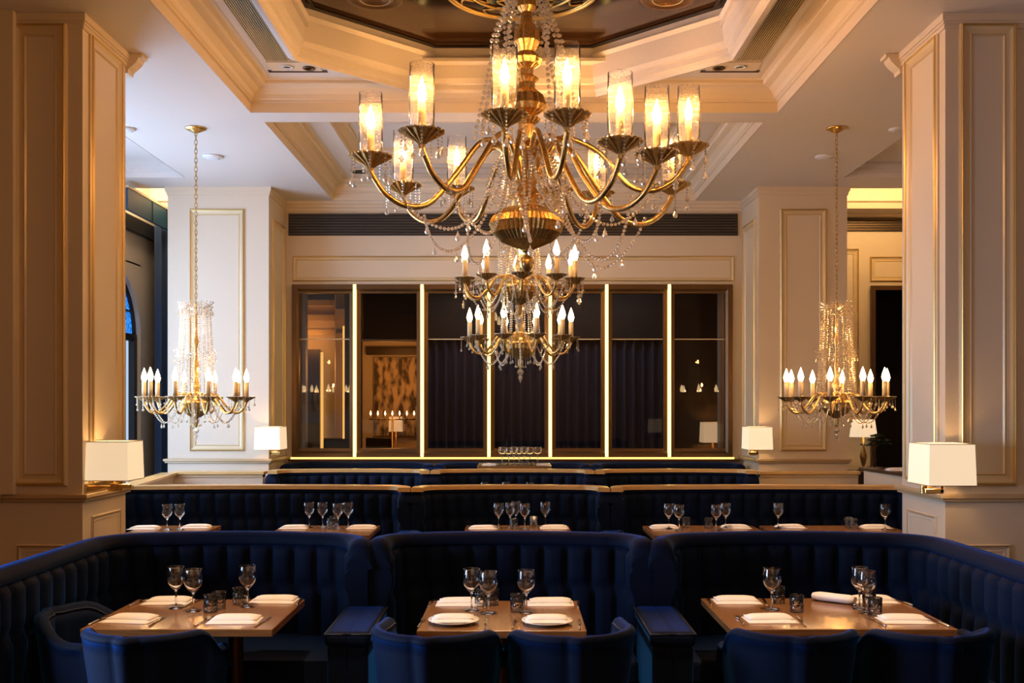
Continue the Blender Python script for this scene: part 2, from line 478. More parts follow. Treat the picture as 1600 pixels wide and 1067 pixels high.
# second coffer: crown, soffit, inner crown, panel
_, in2 = tray('ceiling_coffer', C2, crown)
x0, x1, y0, y1, z = in2
P2 = (x0+0.22, x1-0.22, y0+0.2, y1-0.75)
mb = MB()
for a, b, c, d in cells(x0, x1, y0, y1, [P2]): mb.box(a, b, c, d, z, z+0.02)
struct(mb.build('ceiling_soffit', 'white'))
tray('ceiling_inner_crown', P2, [(0, z-0.002), (0, z+0.03), (0.03, z+0.05), (0.08, z+0.10), (0.11, z+0.11), (0.11, z+0.14)], 'cream')
mb = MB(); mb.box(P2[0]+0.1, P2[1]-0.1, P2[2]+0.1, P2[3]-0.1, z+0.13, z+0.16)
struct(mb.build('ceiling_panel', 'white'))
mb = MB(); moulding(mb, (P2[0]+0.2, P2[2]+0.2, z+0.13), (1,0,0), (0,1,0), (0,0,-1), P2[1]-P2[0]-0.4, P2[3]-P2[2]-0.4, [(0, 0), (0, 0.015), (0.03, 0.02), (0.03, 0)])
struct(mb.build('trim_2', 'gilt_paint'))
# slot frame in the far soffit of the second coffer
mb = MB()
moulding(mb, (x0+0.12, y1-0.52, z), (1,0,0), (0,1,0), (0,0,-1), x1-x0-0.24, 0.34, [(0, 0), (0, 0.006), (0.02, 0.006), (0.02, 0)])
struct(mb.build('trim_3', 'dado'))
for sx in (-1, 1):
    t = thing('ceiling_vent', 'small ornate vent in the far %s corner of the rear ceiling coffer' % ('left' if sx < 0 else 'right'), 'vent', (sx*1.95, y1-0.35, z))
    MB().box(-0.09, 0.09, -0.11, 0.11, -0.012, 0).build('frame', 'cream', t)
    mb = MB()
    for k in range(6): mb.box(-0.075, 0.075, -0.09+k*0.032, -0.075+k*0.032, -0.018, -0.004)
    mb.build('slat', 'black', t)

# side trays and glowing coves of the aisles
for nm, R, s in (('left', TL, -1), ('right', TR, 1)):
    _, q = tray('ceiling_tray', R, [(0, CZ-0.003), (0, CZ+0.05), (0.05, CZ+0.06), (0.05, CZ+0.10), (0.16, CZ+0.12), (0.16, CZ+0.15)], 'white')
    mb = MB().box(q[0]-0.02, q[1]+0.02, q[2]-0.02, q[3]+0.02, q[4], q[4]+0.03); struct(mb.build('ceiling_tray_panel', 'white'))
for nm, R, s in (('left', KL, -1), ('right', KR, 1)):
    x0, x1, y0, y1 = R[0]+0.003, R[1]-0.003, R[2]+0.003, R[3]-0.003
    mb = MB()
    mb.loops([[(x0,y0,CZ-0.003),(x1,y0,CZ-0.003),(x1,y1,CZ-0.003),(x0,y1,CZ-0.003)], [(x0,y0,CZ+0.07),(x1,y0,CZ+0.07),(x1,y1-0.02,CZ+0.07),(x0,y1-0.02,CZ+0.07)],
              [(x0,y0,CZ+0.09),(x1,y0,CZ+0.09),(x1,y1-0.06,CZ+0.09),(x0,y1-0.06,CZ+0.09)], [(x0,y0,CZ+0.5),(x1,y0,CZ+0.5),(x1,y1+0.0,CZ+0.5),(x0,y1+0.0,CZ+0.5)]], cap1=True)
    struct(mb.build('ceiling_cove', 'cream'))
    lamp('cove_light_%s' % nm, 'AREA', ((x0+x1)/2, y0+0.12, CZ+0.30), 26, (1, 0.80, 0.52) if s < 0 else (1, 0.62, 0.25), x1-x0-0.1, 0.12, (radians(100), 0, 0))

# ------------------------------------------------------------------ outer walls
def wall_x(name, X0, X1, y0, y1, z1, holes, mat='cream'):
    """a wall in a plane of constant X with rectangular openings (ya, yb, za, zb)"""
    mb = MB()
    for a, b, c, d in cells(y0, y1, 0, z1, holes): mb.box(X0, X1, a, b, c, d)
    return struct(mb.build(name, mat))
wall_x('wall_left', -5.2, -5.0, -3.0, 14.8, 5.0, [(2.4, 4.6, 0.5, 2.5), (8.35, 11.75, 0.3, 4.1), (12.06, 13.72, 0.1, 3.62)], 'cream')
wall_x('wall_right', 5.7, 5.9, -3.0, 14.8, 5.0, [], 'cream')
struct(MB().box(-5.2, 5.9, -3.2, -3.0, 0, 5.0).build('wall_front', 'cream'))
# casement windows (out of the picture to the left) that let the daylight in
for i, (ya, yb, za, zb) in enumerate([(2.4, 4.6, 0.5, 2.5), (8.35, 11.75, 0.3, 4.1)]):
    fr = MB()
    moulding(fr, (-5.15, ya, za), (0,1,0), (0,0,1), (1,0,0), yb-ya, zb-za, [(0, 0), (0, 0.08), (0.06, 0.08), (0.06, 0)])
    fr.box(-5.12, -5.08, (ya+yb)/2-0.03, (ya+yb)/2+0.03, za, zb)
    w = struct(fr.build('window_%d' % (i+1), 'bronze'))
# arched window behind the left column: rippled blue glass over a bright frosted door light
yc, r, zs = 12.89, 0.83, 2.67
arch = [(yc+r*cos(a), zs+r*sin(a)) for a in [pi*k/24 for k in range(25)]]
mb = MB()
op = [(yb, zb) for yb, zb in ((13.72, 3.62),)]
# spandrel wall filling the square head of the opening around the arch
for k in range(24):
    (ya, za), (yb, zb) = arch[k], arch[k+1]
    mb.add([(-5.0, ya, za), (-5.0, yb, zb), (-5.0, yb, 3.64), (-5.0, ya, 3.64), (-5.12, ya, za), (-5.12, yb, zb), (-5.12, yb, 3.64), (-5.12, ya, 3.64)],
           [(0,1,2,3), (7,6,5,4), (0,4,5,1)])
struct(mb.build('wall_left_spandrel', 'cream'))
w3 = MB()
w3.add([(-5.11, y, z) for y, z in arch]+[(-5.13, y, z) for y, z in arch], [tuple(range(25)), tuple(range(49, 24, -1))])
w3 = struct(w3.build('window_3', 'blue_glass'))
mb = MB().tube([(-5.09, y, z) for y, z in arch], 0.03, 6)
mb.box(-5.13, -5.05, 12.06, 13.72, zs-0.05, zs+0.04)
for q in (12.5, 12.89, 13.3): mb.box(-5.11, -5.06, q-0.012, q+0.012, zs, zs+0.8)
mb.box(-5.11, -5.06, 12.1, 13.7, zs+0.33, zs+0.35)
for q in (12.06, 12.85, 13.20, 13.60): mb.box(-5.13, -5.04, q, q+0.10, 0.1, zs)
mb.box(-5.13, -5.04, 12.06, 13.72, 0.1, 0.4)
mb.build('window_frame', 'black', w3)
MB().box(-5.14, -5.12, 12.06, 13.72, 0.3, zs).build('pane', 'paper', w3)

# right aisle rear wall, left aisle rear wall
mb = MB()
for a, b, c, d in cells(2.9, 5.75, 0, 4.95, [(5.02, 5.55, 0.3, 3.42)]): mb.box(a, b, 14.4, 14.6, c, d)
wr = struct(mb.build('wall_back_right', 'cream'))
panel_frame(wr, (4.30, 14.4, 1.55), (1,0,0), (0,0,1), (0,-1,0), 0.55, 2.42, 0.9)
panel_frame(wr, (5.0, 14.4, 3.5), (1,0,0), (0,0,1), (0,-1,0), 0.6, 0.36, 0.8)
struct(MB().box(-5.2, -3.0, 14.75, 14.9, 0, 4.95).build('wall_back_left', 'cream'))
mb = MB(); moulding(mb, (5.0, 14.37, 0.28), (1,0,0), (0,0,1), (0,-1,0), 0.57, 3.16, [(0, 0), (0, 0.05), (0.06, 0.05), (0.06, -0.05)])
struct(mb.build('door_1', 'bronze'))
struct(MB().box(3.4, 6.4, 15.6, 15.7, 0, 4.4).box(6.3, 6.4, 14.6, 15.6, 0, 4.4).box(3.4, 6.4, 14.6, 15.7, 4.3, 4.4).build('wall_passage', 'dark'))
t = thing('air_grille', 'dark slotted air grille high on the right aisle rear wall', 'vent', (4.75, 14.40, 4.30))
MB().box(-0.75, 0.85, -0.02, 0, -0.09, 0.09).build('frame', 'black', t)
mb = MB()
for k in range(5): mb.box(-0.74, 0.84, -0.035, -0.02, -0.075+k*0.035, -0.06+k*0.035)
mb.build('slat', 'bronze', t)
mb = MB()
for zz, dd in ((4.40, 0.10), (4.44, 0.06)): mb.box(2.9, 5.7, 14.4-dd, 14.4, zz, zz+0.05)
struct(mb.build('trim_4', 'cream'))

# ------------------------------------------------------------------ columns
def column(x0, x1, y0, y1, inner, dado_z, front_panels, side_panel, base_front, base_side):
    """inner = +1 when its inner side faces +X"""
    c = struct(MB().box(x0, x1, y0, y1, 0, CZ).build('column', 'cream'))
    xi = x1 if inner > 0 else x0
    mb = MB()
    for e, za, zb in ((0.045, dado_z-0.018, dado_z+0.012), (0.03, dado_z-0.04, dado_z-0.018)):
        mb.box(x0-e, x1+e, y0-e, y1+e, za, zb)
    mb.build('dado_rail', 'dado', c, 0.004, 1)
    mb = MB()
    for e, za, zb in ((0.012, CZ-0.10, CZ-0.07), (0.03, CZ-0.05, CZ-0.001), (0.02, CZ-0.07, CZ-0.05)):
        mb.box(x0-e, x1+e, y0-e, y1+e, za, zb)
    mb.build('cornice', 'cream', c)
    mb = MB().box(x0-0.02, x1+0.02, y0-0.02, y1+0.02, 0, 0.16); mb.build('plinth', 'cream', c, 0.004, 1)
    for (a, b, za, zb, s) in front_panels: panel_frame(c, (a, y0, za), (1,0,0), (0,0,1), (0,-1,0), b-a, zb-za, s)
    (a, b, za, zb, s) = side_panel
    panel_frame(c, (xi, a, za), (0,1,0), (0,0,1), (inner,0,0), b-a, zb-za, s)
    for (a, b, za, zb, s) in base_front: panel_frame(c, (a, y0, za), (1,0,0), (0,0,1), (0,-1,0), b-a, zb-za, s, False)
    for (a, b, za, zb, s) in base_side: panel_frame(c, (xi, a, za), (0,1,0), (0,0,1), (inner,0,0), b-a, zb-za, s, False)
    return c
NX, NY0, NY1 = 2.97, 7.05, 7.83
column(-3.54, -NX, NY0, NY1, 1, 1.135, [(-3.45, -3.07, 1.20, 4.39, 1.0)], (NY0+0.10, NY1-0.10, 1.20, 4.36, 1.0),
       [(-3.42, -3.09, 0.25, 0.80, 0.55)], [(NY0+0.14, NY1-0.12, 0.25, 0.98, 0.45)])
column(NX, 3.54, NY0, NY1, -1, 1.135, [(3.06, 3.46, 1.20, 4.39, 1.0)], (NY0+0.10, NY1-0.10, 1.20, 4.36, 1.0),
       [(3.09, 3.42, 0.25, 0.80, 0.55)], [(NY0+0.14, NY1-0.12, 0.25, 0.98, 0.45)])
# pier that carries on outwards from each near column
for s in (-1, 1):
    pi_ = 3.415 if s < 0 else 3.50
    pc = struct(MB().box(min(s*pi_, s*5.0), max(s*pi_, s*5.0), NY0-0.07 if s < 0 else NY0+0.02, NY1-0.2, 1.149, CZ).build('column_pier', 'cream'))
    struct(MB().box(min(s*3.542, s*5.0), max(s*3.542, s*5.0), NY0+0.02, NY1-0.2, 0, 1.117).build('column_pier_base', 'cream'))
    mb = MB().box(min(s*3.5, s*5.0), max(s*3.5, s*5.0), NY0-0.11, NY0+0.05, 1.117, 1.149); mb.build('dado_rail', 'dado', pc)
    pr = [(0.0, CZ-0.15), (-0.015, CZ-0.15), (-0.02, CZ-0.12), (-0.05, CZ-0.095), (-0.085, CZ-0.06), (-0.10, CZ-0.03), (-0.125, CZ-0.028), (-0.125, CZ-0.001), (0.3, CZ-0.001), (0.3, CZ-0.15)]
    pr = [(s*(NX+x_), z_) for x_, z_ in pr]; nq = len(pr)
    mb = MB().add([(x_, NY1+0.001, z_) for x_, z_ in pr]+[(x_, NY1+0.12, z_) for x_, z_ in pr],
                  [tuple(range(nq)), tuple(range(2*nq-1, nq-1, -1))]+[(k, (k+1) % nq, nq+(k+1) % nq, nq+k) for k in range(nq)])
    struct(mb.build('trim_5' if s < 0 else 'trim_6', 'cream'))
FX, FY0, FY1 = 3.016, 12.6, 13.56
column(-4.26, -FX, FY0, FY1, 1, 1.095, [(-3.99, -3.31, 1.20, 4.18, 0.85)], (FY0+0.15, FY1-0.14, 1.20, 4.1, 0.9), [], [])
column(FX, 4.10, FY0, FY1, -1, 1.095, [(3.27, 3.84, 1.20, 4.18, 0.85)], (FY0+0.15, FY1-0.14, 1.20, 4.1, 0.9), [], [])

# ------------------------------------------------------------------ rear wall with the glazed screen
mb = MB()
for a, b, c, d in cells(-3.05, 3.05, 0, 4.95, [(-2.925, 2.88, 1.06, 3.365)]): mb.box(a, b, 13.55, 13.75, c, d)
wb = struct(mb.build('wall_back', 'cream'))
panel_frame(wb, (-2.93, 13.55, 3.40), (1,0,0), (0,0,1), (0,-1,0), 5.84, 0.34, 0.6)
t = thing('air_grille', 'long dark slotted air grille above the glazed screen', 'vent', (0.0, 13.55, 4.155))
MB().box(-2.98, 2.96, -0.015, 0, -0.145, 0.145).build('frame', 'black', t)
mb = MB()
for k in range(8): mb.box(-2.97, 2.95, -0.035, -0.014, -0.13+k*0.036, -0.116+k*0.036)
mb.build('slat', 'slat', t)
mb = MB()
for e, za, zb in ((0.10, CZ-0.04, CZ), (0.06, CZ-0.08, CZ-0.04), (0.03, CZ-0.12, CZ-0.08)): mb.box(-3.02, 3.02, 13.55-e, 13.55, za, zb)
struct(mb.build('trim_7', 'cream'))
DS = 13.55
def PX(px, d): return (px-803)*d/1600
LEDS = [555, 660, 764, 859.5, 947.5, 1045]
lx = [PX(p, DS) for p in LEDS]
scr = struct(MB().box(-2.93, 2.885, DS-0.03, DS+0.05, 1.06, 1.075).build('window_4', 'bronze'))
edges = [-2.92]+lx+[2.875]
mb = MB()
moulding(mb, (-2.93, DS-0.0, 1.07), (1,0,0), (0,0,1), (0,-1,0), 5.815, 2.29, [(0, 0), (0, 0.05), (0.06, 0.045), (0.09, 0.02), (0.09, -0.05)])
mb.build('window_frame', 'bronze', scr)
for i in range(7):
    a, b = edges[i], edges[i+1]
    mb = MB(); moulding(mb, (a, DS+0.0, 1.12), (1,0,0), (0,0,1), (0,-1,0), b-a, 2.20, [(0, -0.03), (0, 0.02), (0.075, 0.012), (0.075, -0.06)])
    mb.build('window_frame', 'bronze', scr)
    MB().box(a+0.05, b-0.05, DS+0.045, DS+0.055, 1.13, 3.30).build('pane', 'pane', scr)
    if i != 1: MB().box(a+0.07, b-0.07, DS+0.025, DS+0.040, 2.635, 2.648).build('reflection_bar', 'gilt_paint', scr)  # thin bar put in for the rail reflection across the panes
for x in lx:
    t = tag(MB().box(x-0.021, x+0.021, DS-0.062, DS-0.02, 1.085, 3.36).build('led_strip', 'led', None, 0.006, 1), 'x', 'light strip', 'glowing light strips of the glazed screen')
    k = lx.index(x)
    t['label'] = ['glowing vertical light strip between the two leftmost screen panes', 'glowing vertical light strip right of the pane showing a lit dining room',
                  'glowing vertical light strip just left of the hanging centre chandeliers', 'glowing vertical light strip just right of the hanging centre chandeliers',
                  'glowing vertical light strip between two curtained panes right of centre', 'glowing vertical light strip beside the rightmost screen pane'][k]
t = tag(MB().box(-2.94, 2.90, DS-0.075, DS-0.03, 1.058, 1.082).build('led_strip', 'led_soft'), 'glowing horizontal light strip under the whole glazed screen', 'light strip')
struct(MB().box(-2.96, 2.96, DS-0.14, DS, 1.03, 1.057).build('trim_8', 'bronze'))

# --------- what is seen through the smoked screen
struct(MB().box(-6, 6, 21.0, 21.2, 0, 4.2).build('wall_rear_room', 'cream'))
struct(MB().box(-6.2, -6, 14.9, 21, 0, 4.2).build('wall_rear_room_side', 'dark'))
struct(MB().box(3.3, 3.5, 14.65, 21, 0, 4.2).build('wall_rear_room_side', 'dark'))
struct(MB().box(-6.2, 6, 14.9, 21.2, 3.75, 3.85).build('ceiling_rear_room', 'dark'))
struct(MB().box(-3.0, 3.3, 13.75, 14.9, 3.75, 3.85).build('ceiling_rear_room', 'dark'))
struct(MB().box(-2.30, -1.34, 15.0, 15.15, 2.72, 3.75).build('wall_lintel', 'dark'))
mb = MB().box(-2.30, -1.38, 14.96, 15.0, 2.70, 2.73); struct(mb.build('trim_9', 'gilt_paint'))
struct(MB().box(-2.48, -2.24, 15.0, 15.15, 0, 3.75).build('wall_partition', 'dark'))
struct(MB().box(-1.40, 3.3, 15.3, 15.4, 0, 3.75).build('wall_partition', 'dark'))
mb = MB()
n = 260
def drape(mb, x0, x1, y, z0, z1, amp, wl, n):
    pts = []
    for i in range(n+1):
        u = i/n; x = x0+(x1-x0)*u
        pts.append((x, y+amp*sin(2*pi*x/wl)+0.3*amp*sin(2*pi*x/(wl*2.7)+1)))
    L = []
    for zz in (z0, z0+(z1-z0)*0.5, z1): L.append([(x, yy, zz) for x, yy in pts])
    mb.loops(L, closed=False, smooth=True)
    mb.loops([[(x, yy+0.006, zz) for (x, yy, _q) in Lk] for Lk, zz in zip(L, (z0, z0+(z1-z0)*0.5, z1))], closed=False, smooth=True)
for k, (xa, xb) in enumerate(((-1.28, -0.42), (-0.40, 0.46), (0.48, 1.26), (1.28, 2.12))):
    mb = MB(); drape(mb, xa, xb, 14.7, 0.1, 2.72, 0.045, 0.135, 120)
    tag(mb.build('curtain', 'curtain_dark'), ['dark pleated curtain in the screen pane left of the centre chandeliers', 'dark pleated curtain in the screen pane behind the centre chandeliers',
        'dark pleated curtain in the screen pane just right of the centre chandeliers', 'dark pleated curtain in the screen pane second from the right'][k], 'curtain', 'dark curtains behind the screen')
struct(MB().box(-1.36, 2.2, 14.6, 14.8, 2.72, 3.74).build('curtain_dark_box', 'dark'))  # dark box put in where the curtain goes on darker above
lamp('curtain_fill', 'AREA', (0.4, 13.95, 3.6), 26, (0.75, 0.8, 1.0), 3.2, 0.1, (radians(-20), 0, 0))  # added cool fill so the curtain folds show
# lit dining room beyond
struct(MB().box(-2.6, -1.0, 20.9, 21.0, 0.9, 1.0).build('trim_10', 'gilt_paint'))
t = tag(MB().box(-2.85, -1.95, 20.86, 20.98, 1.15, 2.75).build('mural_panel', 'mural'), 'faded tall mural on the far wall of the room beyond the screen', 'painting')
struct(MB().box(-3.0, -1.70, 20.84, 20.98, 2.8, 2.95).build('trim_11', 'darkwood'))
struct(MB().box(-1.85, -1.70, 20.6, 20.98, 0, 3.1).build('column_rear', 'darkwood'))
for k, zz in enumerate((3.15, 3.4)): struct(MB().box(-4.5, 0.5, 20.8-0.6*k, 20.9-0.6*k, zz, zz+0.10).build('trim_%d' % (12+k), 'gilt_paint'))
lamp('rear_room_light', 'POINT', (-2.4, 19.3, 2.5), 60, WARM, 0.25)
lamp('rear_room_light_two', 'POINT', (-3.6, 17.5, 2.9), 14, WARM, 0.25)
# lit passage left of it, seen in the first pane
struct(MB().box(-5.0, -3.15, 18.0, 18.1, 0, 3.75).build('wall_rear_passage', 'cream'))
struct(MB().box(-3.72, -3.40, 17.92, 18.0, 0, 2.75).build('door_2', 'darkwood'))
struct(MB().box(-3.38, -3.35, 17.90, 18.0, 0.9, 2.7).build('trim_14', 'led_soft'))
mb = MB()
for zz, e in ((3.0, 0.05), (3.25, 0.12), (3.5, 0.25)): mb.box(-5.0, -3.15, 18.0-e, 18.0, zz, zz+0.1)
struct(mb.build('trim_15', 'gilt_paint'))
struct(MB().box(-2.66, -2.63, 15.9, 15.94, 1.25, 3.0).build('trim_16', 'led_soft'))

# ------------------------------------------------------------------ low partitions beside the booths
def seg_wall(name, a, b, th, z1, capz=0.035):
    a, b = Vector((a[0], a[1], 0)), Vector((b[0], b[1], 0)); d = (b-a); L = d.length
    Mx = Matrix.Translation(a) @ Matrix.Rotation(math.atan2(d.y, d.x), 4, 'Z')
    w = struct(MB().box(0, L, -th/2, th/2, 0, z1-capz, Mx).build(name, 'cream'))
    MB().box(-0.02, L+0.02, -th/2-0.03, th/2+0.03, z1-capz, z1, Mx).build('cap_rail', 'rail', w, 0.005, 1)
    MB().box(0, L, -th/2-0.012, th/2+0.012, z1-capz-0.03, z1-capz, Mx).build('cap_moulding', 'gilt_paint', w)
    return w
seg_wall('partition', (-3.88, 11.72), (-2.86, 11.72), 0.12, 1.01)
seg_wall('partition', (-3.66, 9.45), (-3.92, 11.64), 0.12, 1.00)
seg_wall('partition', (2.80, 11.72), (3.92, 11.72), 0.12, 1.01)
pts = [(-3.6, 11.2, 0.45)]
lamp('partition_spot', 'SPOT', (-3.45, 11.1, 2.6), 60, (1, 0.72, 0.38), 0.05, rot=(radians(-18), 0, 0)).data.spot_size = radians(45)  # spot in mid-air without a fitting, warming the left partition
bpy.data.lights['partition_spot'].spot_size = radians(50)

# ------------------------------------------------------------------ banquette booths
def booth_path(xl, xr, yb, wl, wr, r=0.24, sag=0.07, ds=0.0135):
    P = []
    def line(a, b):
        n = max(2, int((Vector(b)-Vector(a)).length/0.02))
        for i in range(n): P.append(Vector(a)+(Vector(b)-Vector(a))*i/n)
    if wl > r: line((xl, yb-wl), (xl, yb-r))
    for i in range(14):
        a = pi-(pi/2)*i/14; P.append(Vector((xl+r+r*cos(a), yb-r+r*sin(a))))
    n = 60
    for i in range(n):
        u = i/n; P.append(Vector((xl+r+(xr-xl-2*r)*u, yb+sag*(1-(2*u-1)**2))))
    for i in range(14):
        a = pi/2-(pi/2)*i/14; P.append(Vector((xr-r+r*cos(a), yb-r+r*sin(a))))
    if wr > r: line((xr, yb-r), (xr, yb-wr))
    P.append(Vector((xr, yb-max(wr, r))))
    # resample
    S = [0.0]
    for a, b in zip(P, P[1:]): S.append(S[-1]+(b-a).length)
    n = int(S[-1]/ds); out = []; j = 0
    for i in range(n+1):
        s = S[-1]*i/n
        while j < len(S)-2 and S[j+1] < s: j += 1
        t = (s-S[j])/max(1e-9, S[j+1]-S[j])
        out.append(P[j]+(P[j+1]-P[j])*t)
    N = []
    for i in range(len(out)):
        d = out[min(i+2, len(out)-1)]-out[max(i-2, 0)]; d.normalize()
        N.append(Vector((d.y, -d.x)))
    return out, N, S[-1]

def sstep(a, b, x):
    t = max(0, min(1, (x-a)/(b-a))); return t*t*(3-2*t)

def back_mesh(path, N, L, z0, z1, th, w, amp, roll, zb, endround=(0.10, 0.10), off=0.0):
    """channel-tufted back along a plan path, with a smooth padded roll on top"""
    mb = MB(); loops = []; nz = 22; n = len(path); ds = L/(n-1)
    w = L/round(L/w)
    for i in range(n):
        s = i*ds; p = path[i]; nn = N[i]; drop = 0
        if endround[0] and s < endround[0]: u = 1-s/endround[0]; drop = endround[0]*0.9*(1-sqrt(max(0, 1-u*u)))
        if endround[1] and L-s < endround[1]: u = 1-(L-s)/endround[1]; drop = max(drop, endround[1]*0.9*(1-sqrt(max(0, 1-u*u))))
        zt = z1-drop; zs = zt-roll; loop = []
        def P(o, z): return (p.x+nn.x*(o+off), p.y+nn.y*(o+off), z)
        for k in range(nz+1):
            z = z0+(zs-z0)*k/nz
            sh = 0.16*sstep(zb-0.05, zb+0.03, z)
            f = (s/w+sh) % 1.0
            b = 1-abs(2*f-1)**3.2
            vz = 1-0.45*math.exp(-((z-zb)/0.028)**2)
            vz *= min(1.0, max(0.0, (zs-z)/0.02)*0.6+0.4)
            loop.append(P(0.008+amp*b*vz, z))
        loop.append(P(0.006, zs+0.004))
        for k in range(9):
            a = pi*k/8-0.35
            if k == 8: a = pi
            loop.append(P(-th/2+(th/2+0.03)*cos(a), zs+0.012+(roll-0.012)*max(0, sin(a)) if a > 0 else zs+0.006))
        loop.append(P(-th, zs)); loop.append(P(-th, z0))
        loops.append(loop)
    mb.loops(loops, closed=True, cap0=True, cap1=True, smooth=True)
    return mb

def rail_mesh(path, N, L, z0, z1, o0, o1, trim=0):
    mb = MB(); loops = []
    ps = list(range(0, len(path), 3))
    if ps[-1] != len(path)-1: ps.append(len(path)-1)
    for i in ps:
        p, n = path[i], N[i]
        q = [(o0, z0), (o0, z1-0.006), (o0-0.008, z1), (o1+0.008, z1), (o1, z1-0.006), (o1, z0)]
        loops.append([(p.x+n.x*o, p.y+n.y*o, z) for o, z in q])
    mb.loops(loops, closed=True, cap0=True, cap1=True)
    return mb

def arm(parent, x, w, y0, y1, zt, name='armrest'):
    a = MB().box(x-w/2, x+w/2, y0, y1, 0.06, zt-0.07).build(name, 'velvet', parent, 0.02, 3)
    MB().box(x-w/2-0.012, x+w/2+0.012, y0-0.012, y1, zt-0.075, zt).build('arm_pad', 'velvet', a, 0.028, 4)
    q = 0.010
    mb = MB().tube([(x-w/2-q, y1, zt-0.012), (x-w/2-q, y0-q, zt-0.012), (x+w/2+q, y0-q, zt-0.012), (x+w/2+q, y1, zt-0.012)], 0.005, 6)
    mb.build('piping', 'piping', a)
    return a

def booth(label, xl, xr, yb, wl, wr, ztop, rail, arms=(True, True), th=0.11, sag=0.07, z_floor=0.0, w=0.135, amp=0.042, r=0.24, group=None, arm_y=None, seatL=None, zb=None):
    t = thing('banquette_booth', label, 'banquette', (0, 0, 0), 0, group)
    path, N, L = booth_path(xl, xr, yb, wl, wr, r, sag)
    zt = ztop-(0.036 if rail else 0)
    back_mesh(path, N, L, z_floor+0.36, zt, th, w, amp, 0.075 if not rail else 0.035, zb or ztop-0.30, (0.10 if wl < 0.6 else 0.03, 0.10 if wr < 0.6 else 0.03)).build('backrest', 'velvet', t)
    if rail: rail_mesh(path, N, L, zt-0.002, ztop, 0.035, -th-0.001).build('top_rail', 'rail', t)
    rail_mesh(path, N, L, z_floor+0.001, z_floor+0.36, 0.0, -th).build('base_panel', 'velvet', t)
    # seat cushion following the back, plinth under it
    ys = yb-0.62
    ins = [p+n*0.03 for p, n in zip(path, N) if p.y > ys]
    poly = [(p.x, p.y) for p in ins[::6]]+[(ins[-1].x, ys), (ins[0].x, ys)]
    poly = [(ins[0].x, ys)]+[(p.x, p.y) for p in ins[::6]]+[(ins[-1].x, ys)]
    MB().prism(poly, z_floor+0.33, z_floor+0.46).build('seat_cushion', 'velvet', t, 0.025, 3)
    MB().prism([(x, max(y, ys+0.06)) for x, y in poly], z_floor+0.002, z_floor+0.329).build('plinth', 'piping', t)
    if seatL:
        for (x0, x1, y0, y1) in seatL:
            MB().box(x0, x1, y0, y1, z_floor+0.33, z_floor+0.46).build('seat_cushion', 'velvet', t, 0.025, 3)
            MB().box(x0+0.02, x1-0.05, y0+0.02, y1, z_floor+0.002, z_floor+0.329).build('plinth', 'piping', t)
    ay = arm_y or (yb-0.98, yb-0.33)
    if arms[0]: arm(t, xl-th/2, th+0.02, ay[0], ay[1], z_floor+0.685)
    if arms[1]: arm(t, xr+th/2, th+0.02, ay[0], ay[1], z_floor+0.685)
    return t

G1 = 'booths of the front row'; G2 = 'booths of the middle row'; G3 = 'booths of the rear row'; G4 = 'benches under the screen'
Y1 = 5.82; Y_TH = 0.085
booth('navy velvet tufted booth on the left of the front row, with a long wing', -2.27, -0.875, Y1, 1.37, 0.30, 1.03, False, (False, True), th=Y_TH, group=G1, r=0.26, seatL=None)
booth('navy velvet channel-tufted booth behind the centre front table', -0.70, 0.665, Y1, 0.28, 0.28, 1.03, False, th=Y_TH, group=G1, r=0.16)
booth('navy velvet tufted booth on the right of the front row, with a long buttoned wing', 0.84, 2.30, Y1, 0.30, 2.4, 1.03, False, (True, False), th=Y_TH, group=G1, r=0.26, seatL=[(1.93, 2.27, 4.0, 5.1)])
Y2 = 9.16
booth('navy velvet booth with an oak top rail at the left of the middle row', -3.54, -0.975, Y2, 1.1, 0.26, 1.045, True, (False, True), group=G2, th=0.07, r=0.18)
booth('navy velvet booth with an oak top rail at the centre of the middle row', -0.825, 0.765, Y2, 0.26, 0.26, 1.045, True, group=G2, th=0.07, r=0.18)
booth('navy velvet booth with an oak top rail at the right of the middle row', 0.915, 3.52, Y2, 0.26, 1.1, 1.045, True, (True, False), group=G2, th=0.07, r=0.18)
Y3 = 11.52
booth('navy velvet booth with an oak top rail left in the third row', -2.64, -1.00, Y3, 0.26, 0.26, 1.045, True, (False, True), group=G3, th=0.07, r=0.18)
booth('navy velvet booth with an oak top rail at the centre of the third row', -0.85, 0.815, Y3, 0.26, 0.26, 1.045, True, group=G3, th=0.07, r=0.18)
booth('navy velvet booth with an oak top rail right in the third row', 0.965, 2.60, Y3, 0.26, 0.26, 1.045, True, (True, False), group=G3, th=0.07, r=0.18)
Y4 = 13.28
booth('dark velvet bench under the left part of the glazed screen', -2.85, -1.14, Y4, 0.3, 0.45, 1.02, False, (False, True), sag=0.0, z_floor=0.29, group=G4, arm_y=(Y4-0.6, Y4-0.3))
booth('dark velvet bench under the middle of the glazed screen, behind the glasses', -0.90, 0.86, Y4, 0.45, 0.45, 1.02, False, sag=0.0, z_floor=0.29, group=G4, arm_y=(Y4-0.6, Y4-0.3))
booth('dark velvet bench under the right part of the glazed screen', 1.10, 2.82, Y4, 0.45, 0.3, 1.02, False, (True, False), sag=0.0, z_floor=0.29, group=G4, arm_y=(Y4-0.6, Y4-0.3))

